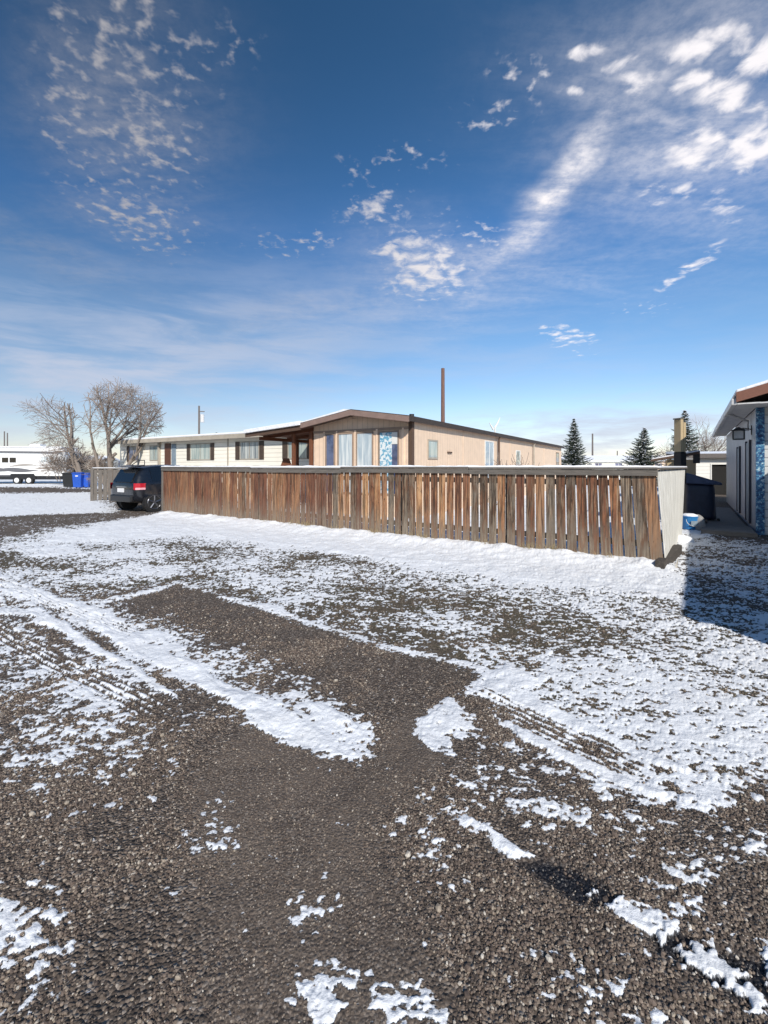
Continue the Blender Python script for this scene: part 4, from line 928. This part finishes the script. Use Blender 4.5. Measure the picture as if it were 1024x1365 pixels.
bin_(105, 33.6, 'bin_blue', 'bright blue wheelie bin with a pale sticker, beside the black bin', .62, 1.08, True)
bin_(115, 34.0, 'bin_blue', 'plain bright blue wheelie bin, the right one of the pair', .50, 1.04)
bin_(120, 36.5, 'bin_green', 'dark green bin standing behind the blue bins', .7, 1.25)
bin_(107, 37.0, 'bin_black', 'dark bin half hidden behind the blue bin with sticker', .7, 1.5)

# travel trailer
ty = 41.0; tx1 = at(88, ty)
rv = empty('travel_trailer', (tx1, ty, 0), R(180), 'white travel trailer with dark swoosh graphics, parked at the left edge', 'trailer')
# local x runs left (towards the hitch), y towards the camera is +  (rotated 180)
LNT = 10.5
prof = [(.0, .72), (.0, 2.3), (.15, 2.9), (.5, 3.28), (LNT-.9, 3.38), (LNT-.2, 2.9), (LNT, 1.6), (LNT-.4, .8)]
MB().prism(prof, 'y', -2.4, 0).build('body', 'rv_white', rv, bevel=.08)
MB().prism([(.45, 3.31), (LNT-.9, 3.41), (LNT-.9, 3.5), (.45, 3.42)], 'y', -2.35, -.05).build('roof_snow', 'snow', rv, bevel=.03)
MB().box(.25, -2.3, .42, LNT-.7, -.06, .72).build('chassis', 'black_metal', rv)
def swoosh(x0, x1, z0, dz, th_, mat, d=.004):
    N = 24; vs = []
    for i in range(N+1):
        u = i/N; x = x0+(x1-x0)*u; z = z0+dz*math.sin(u*2.2)-dz*.3*u; t__ = th_*math.sin(math.pi*min(1, u*.9+.08))
        vs += [(x, d, z-t__/2), (x, d, z+t__/2)]
    fs = [(2*i, 2*i+1, 2*i+3, 2*i+2) for i in range(N)]
    MB().add([(a_, b_, c_) for a_, b_, c_ in vs]+[(a_, b_-.003, c_) for a_, b_, c_ in vs], fs+[tuple(q+len(vs) for q in f_) for f_ in fs]).build('swoosh_graphic', mat, rv)
swoosh(6.4, 2.4, 1.45, -.30, .26, 'rv_grey', .014); swoosh(7.0, 3.2, 1.15, .26, .30, 'rv_grey', .019); swoosh(5.1, 2.6, 1.62, .18, .18, 'rv_tan', .024); swoosh(2.8, .5, 1.42, .10, .18, 'rv_tan', .014); swoosh(8.6, 5.0, 1.0, .5, .24, 'rv_tan', .009); swoosh(9.4, 6.4, 1.7, .3, .16, 'rv_grey', .029)
MB().box(4.2, .002, .72, 8.2, .006, .86).build('skirt_stripe', 'rv_grey', rv)
for x_ in (4.55, 5.25):
    MB().box(x_, .003, 1.98, x_+.56, .03, 2.42).build('window', 'car_glass', rv)
MB().box(1.2, .003, 2.0, 2.3, .03, 2.5).build('window', 'glass_curtain', rv)
MB().box(.35, .003, .95, .95, .02, 1.25).build('hatch', 'gutter', rv)
MB().prism([(2.7, .45), (2.9, .95), (5.0, .95), (5.2, .45)], 'y', -.02, .012).build('wheel_arch', 'black_metal', rv)
for x_ in (3.35, 4.45):
    tw = MB().tube([(x_, -.24, .36), (x_, .03, .36), (x_, .05, .36)], [.37, .37, .34], 24).build('wheel', 'rubber', rv)
    MB().tube([(x_, .051, .36), (x_, .062, .36)], .22, 18).build('rim', 'white_wheel', tw)
MB().box(3.0, -1.6, 3.44, 4.0, -.8, 3.72).build('air_conditioner', 'rv_white', rv, bevel=.05)
MB().tube([(.35, .12, 2.9), (LNT-1.2, .12, 3.0)], .06, 8).build('awning_roll', 'rv_grey', rv)

# ------------------------------------------------------------------ bare trees
def bare_tree(name, loc, trunk, h, lean, spread, seed, label, levels=6, group=None, n0=5, twigl=.5, base_r=.16, cat='tree', ell=None, sc=1.0):
    rg = random.Random(seed); T = MB(); B = MB()
    cnt = [0]
    def grow(p, d, L_, r, lv):
        if cnt[0] > 16000: return
        if ell and lv > 1 and all(((p[0]-e[0])/e[2])**2+(p[1]/e[2])**2+((p[2]-e[1])/e[3])**2 > 1.1 for e in ell): return
        n = 4 if lv < 3 else 3; pts = [Vector(p)]; rad = [r]; q = Vector(p); dd = Vector(d)
        sg = 4 if lv < 2 else (3 if lv < 4 else 2)
        for i in range(sg):
            if ell and lv > 0:
                if all(((q.x-e[0])/e[2])**2+(q.y/e[2])**2+((q.z-e[1])/e[3])**2 > rg.uniform(.85, 1.25) for e in ell):
                    if i > 0: break
                    e = ell[0]; dd = (dd+(Vector((e[0], 0, e[1]))-q).normalized()*.5).normalized()
            dd = (dd+Vector((rg.uniform(-1, 1), rg.uniform(-1, 1), rg.uniform(-.6, .8)))*.17+Vector((0, 0, .04 if lv < 3 else -.06))).normalized()
            q = q+dd*(L_/sg); pts.append(q.copy()); rad.append(max(.0085, r*(1-.42*(i+1)/sg)))
        cnt[0] += 1
        (T if lv < 2 else B).tube(pts, rad, 7 if lv < 2 else n, False)
        if lv >= levels: return
        k_ = {0: n0, 1: 4, 2: 3, 3: 3, 4: 3}.get(lv, 3)
        for j in range(k_):
            f_ = (.35 if lv else .6)+(.65 if lv else .4)*(j+rg.random()*.6)/k_; n1 = len(pts)-1; i0 = min(int(f_*n1), n1-1); bp_ = pts[i0].lerp(pts[i0+1], min(1, max(0, f_*n1-i0)))
            a_ = rg.uniform(0, 2*math.pi); ax = dd.orthogonal().normalized(); ax.rotate(Matrix.Rotation(a_, 3, dd))
            ang = R(rg.uniform(25, 62))*spread
            nd = (dd*math.cos(ang)+ax*math.sin(ang)).normalized()
            grow(bp_, nd, L_*rg.uniform(.55, .80), rad[min(i0, len(rad)-1)]*rg.uniform(.48, .68), lv+1)
        grow(pts[-1], dd, L_*.72, rad[-1]*.9, lv+1)
    e_ = empty(name, loc, 0, label, cat, group)
    e_.scale = (sc, sc, sc)
    for (off_, d_, L_, r_) in trunk: grow(Vector(off_), Vector(d_).normalized(), L_, r_, 0)
    T.build('trunk', 'bark', e_, smooth=True); B.build('crown', 'twig', e_)
    return e_
Yt = 27.0
bare_tree('bare_tree', (at(147, Yt), Yt, 0), [((0, 0, 0), (.03, 0, 1), 3.0, .20), ((.12, 0, .1), (.42, .1, 1), 3.0, .15), ((-.12, 0, .1), (-.34, -.1, 1), 2.8, .13)], 6, 0, 1.1, 11, 'broad bare tree with rounded twiggy crown behind the grey slat fence', 5, ell=[(.6, 4.6, 2.15, 2.05)])
bare_tree('bare_tree', (at(117, 36), 36, 0), [((0, 0, 0), (-.85, 0, 1), 3.4, .15), ((-.2, .2, 0), (-.55, .1, 1), 2.2, .09)], 6, 0, 1.1, 5, 'bare tree leaning left above the travel trailer and bins', 5, ell=[(-2.6, 4.0, 1.55, 1.6), (-1.2, 2.2, .9, .8)], sc=1.27)
for i, (px, Y_, sd_, lb_) in enumerate(((84, 38, 21, 'low tangled bare shrub behind the black bin'), (112, 38, 22, 'low tangled bare shrub behind the blue bins'), (140, 29.5, 23, 'bare shrub between grey slat fence and dark car'))):
    bare_tree('bare_shrub', (at(px, Y_), Y_, 0), [((.2*k_, 0, .3), (rp.uniform(-.7, .7), rp.uniform(-.5, .5), 1), 1.0, .03) for k_ in range(-2, 3)], 3, 0, 1.1, sd_, lb_, 4, 'bare shrubs by the bins', 3, cat='shrub', sc=1.1 if i < 2 else .85)
bare_tree('bare_tree', (at(941, 44), 44, 0), [((0, 0, 0), (.1, 0, 1), 2.4, .16), ((0.1, 0, 0), (-.2, 0, 1), 2.2, .12)], 6, 0, .95, 31, 'distant bare tree right of the spruce near the house eave', 4)
bare_tree('bare_tree', (at(893, 46), 46, 0), [((0, 0, 0), (-.1, 0, 1), 1.7, .1)], 6, 0, 1, 32, 'small distant bare tree behind the tall timber post', 4)
bare_tree('bare_shrub', (at(676, 17.5), 17.5, 0), [((.4*k_, 0, .1), (rp.uniform(-.4, .4), 0, 1), .95, .015) for k_ in range(-2, 3)], 3, 0, .8, 41, 'frosty thin shrub against the peach home side wall', 2, None, 3, cat='shrub')

# ------------------------------------------------------------------ spruces
def spruce(px, Y, h, wd, seed, label, lean=0., ragged=1.):
    rg = random.Random(seed); e_ = empty('spruce_tree', (at(px, Y), Y, 0), rg.uniform(0, 6), label, 'tree', 'spruces beyond the fence')
    MB().tube([(0, 0, 0), (lean*.5, 0, h*.5), (lean, 0, h*.99)], [.13, .08, .012], 7).build('trunk', 'bark', e_)
    C = MB(); SN_ = MB(); z = .5; k_ = 0
    while z < h*.985:
        f_ = z/h; rad = wd*(1-f_)**.85*rg.uniform(.72, 1.12); nb_ = int(5+6*(1-f_)); a0 = rg.uniform(0, 6); nb_ += 3
        for i in range(nb_):
            a_ = a0+i*2*math.pi/nb_+rg.uniform(-.25, .25); rl2 = rad*rg.uniform(.65, 1.15)*ragged
            ca, sa = math.cos(a_), math.sin(a_); base_ = Vector((lean*f_, 0, z+rg.uniform(-.08, .08))); prev = base_; segs = max(3, int(rl2/.16))
            for s__ in range(1, segs+1):
                u = s__/segs; pnt = base_+Vector((ca*rl2*u, sa*rl2*u, -.18*rl2*math.sin(u*2.2)+.16*rl2*u*u))
                dv = (pnt-prev).normalized(); sdv = dv.cross(Vector((0, 0, 1))).normalized()
                for sg in (-1, 1, .5, -.5):
                    ln_ = .30*(1.25-u)*rg.uniform(.7, 1.3)*(.6+.6*(1-f_)); tip = pnt+(dv*.6+sdv*sg*1.0+Vector((0, 0, rg.uniform(-.7, -.05)))).normalized()*ln_
                    wv_ = Vector((0, 0, .035)) if abs(sg) < .8 else dv*.05
                    C.add([prev-wv_, prev+wv_, tip], [(0, 1, 2)])
                C.add([prev+sdv*.02, prev-sdv*.02, pnt], [(0, 1, 2)])
                if rg.random() < .26:
                    q = pnt+Vector((0, 0, .03)); SN_.add([q+sdv*.09, q-sdv*.09, q+dv*.2+Vector((0, 0, .01)), q-dv*.06+Vector((0, 0, .03))], [(0, 2, 3), (3, 2, 1)])
                prev = pnt
        z += (h*.016+.035)*rg.uniform(.6, 1.4)
    C.build('crown', 'needles', e_); SN_.build('snow_flecks', 'snow', e_)
spruce(765, 40, 1.6+64/600*40, 2.1, 1, 'slender pointed spruce right of the peach home end')
spruce(852, 42, 1.6+52/600*42, 2.5, 2, 'stubby leaning spruce between pointed spruce and timber post', .45, 1.1)
spruce(913, 40, 1.6+76/600*40, 2.6, 3, 'tallest spruce rising directly behind the yellowish timber post')

# ------------------------------------------------------------------ poles
def pole(px, Y, ytop, r, mat, label, arm=True, trans=False):
    h = EYE+(622-ytop)/F*Y; e_ = empty('utility_pole', (at(px, Y), Y, 0), R(20), label, 'utility pole')
    MB().tube([(0, 0, 0), (0, 0, h)], [r*1.15, r*.85], 10).build('pole', mat, e_, smooth=True)
    if trans:
        MB().tube([(.35, -.1, h-1.9), (.35, -.1, h-1.0)], .22, 12).build('transformer', 'gutter', e_); MB().box(-.05, -.12, h-.7, .6, -.02, h-.6).build('crossarm', 'pole_grey', e_)
    return e_
pole(590.5, 34, 491, .155, 'pole_wood', 'thick reddish wooden pole rising behind the peach home roof')
pole(265.5, 52, 541, .12, 'pole_grey', 'thin grey pole with transformer above the white home roof', trans=True)
pole(790, 70, 578, .13, 'pole_grey', 'thin dark pole right of the pointed spruce')
pole(823, 120, 601, .15, 'pole_grey', 'tiny far pole above the low dark hill')
pole(6, 90, 575, .12, 'pole_grey', 'leftmost thin far pole above the trailer roof')
pole(10, 92, 577, .12, 'pole_grey', 'thin far pole just right of the leftmost one')

# ------------------------------------------------------------------ far side: hill, houses, snow roofs
def far_house(px, Y, wdt, h, label, mat='white_siding'):
    e_ = empty('house', (at(px, Y), Y, 0), R(random.uniform(-10, 10)), label, 'house', 'far houses')
    MB().box(-wdt/2, 0, 0, wdt/2, 6, h).build('wall', mat, e_)
    MB().prism([(-.4, h), (3, h+.7), (6.4, h), (6.4, h+.15), (3, h+.9), (-.4, h+.15)], 'x', -wdt/2-.3, wdt/2+.3).build('roof', 'snow', e_)
    for k_ in range(3): window(e_, (-wdt/2+wdt*(.12+.3*k_), 1.2, 0, -1), 1.0, .9, 'white_frame', 'glass_dark', 1, 'x')
far_house(800, 62, 9, 2.3, 'far low pale house under snow beyond the pointed spruce')
far_house(880, 66, 9, 2.4, 'far low tan house behind the stubby spruce', 'pink_siding_x')
far_house(66, 75, 16, 2.6, 'far pale house behind the travel trailer')
plain('far_bush', (.07, .065, .055), .95, .4, .5)
hl = MB(); N = 160; vs = []
for i in range(N+1):
    a_ = R(-75)+R(150)*i/N; hgt = 14+38*float(fbm(np.array([i*.13]), np.array([3.3]), 4, 77)[0])**2
    for rad_, hz in ((1900, -2), (2100, hgt*.8), (2500, hgt), (3000, -2)): vs.append((math.sin(a_)*rad_, math.cos(a_)*rad_, hz))
fs = []
for i in range(N): fs += [(i*4+j, i*4+4+j, i*4+5+j, i*4+1+j) for j in range(3)]
o = hl.add(vs, fs).build('hills', 'hill_blue', None, smooth=True); o['kind'] = 'structure'

# ------------------------------------------------------------------ dry grass at the fence foot
g = MB(); rg = random.Random(12)
for i in range(420):
    a_ = -rg.random()**1.1*9.5-.2; cl_ = math.sin(a_*2.1)+math.sin(a_*5.3+1)
    if rg.random() > .35+.35*cl_: continue
    b_ = 8.36-.03-abs(rg.gauss(0, .10)); P0 = fr(a_+FA1*0, b_, .04)
    for j in range(3):
        h_ = rg.uniform(.08, .24); dx_ = rg.uniform(-.12, .12); dy_ = rg.uniform(-.12, .05); q = P0+Vector((rg.uniform(-.03, .03), rg.uniform(-.03, .03), 0)); wv_ = Vector((.0035, -.001, 0))
        g.add([q-wv_, q+wv_, q+Vector((dx_*.4, dy_*.4, h_*.7))+wv_*.6, q+Vector((dx_*.4, dy_*.4, h_*.7))-wv_*.6, q+Vector((dx_, dy_, h_))], [(0, 1, 2, 3), (3, 2, 4)])
o = g.build('dry_grass', 'straw'); tag(o, 'dry straw grass poking through the snow along the fence foot', 'grass', kind='stuff')
print('objects', len(bpy.data.objects))
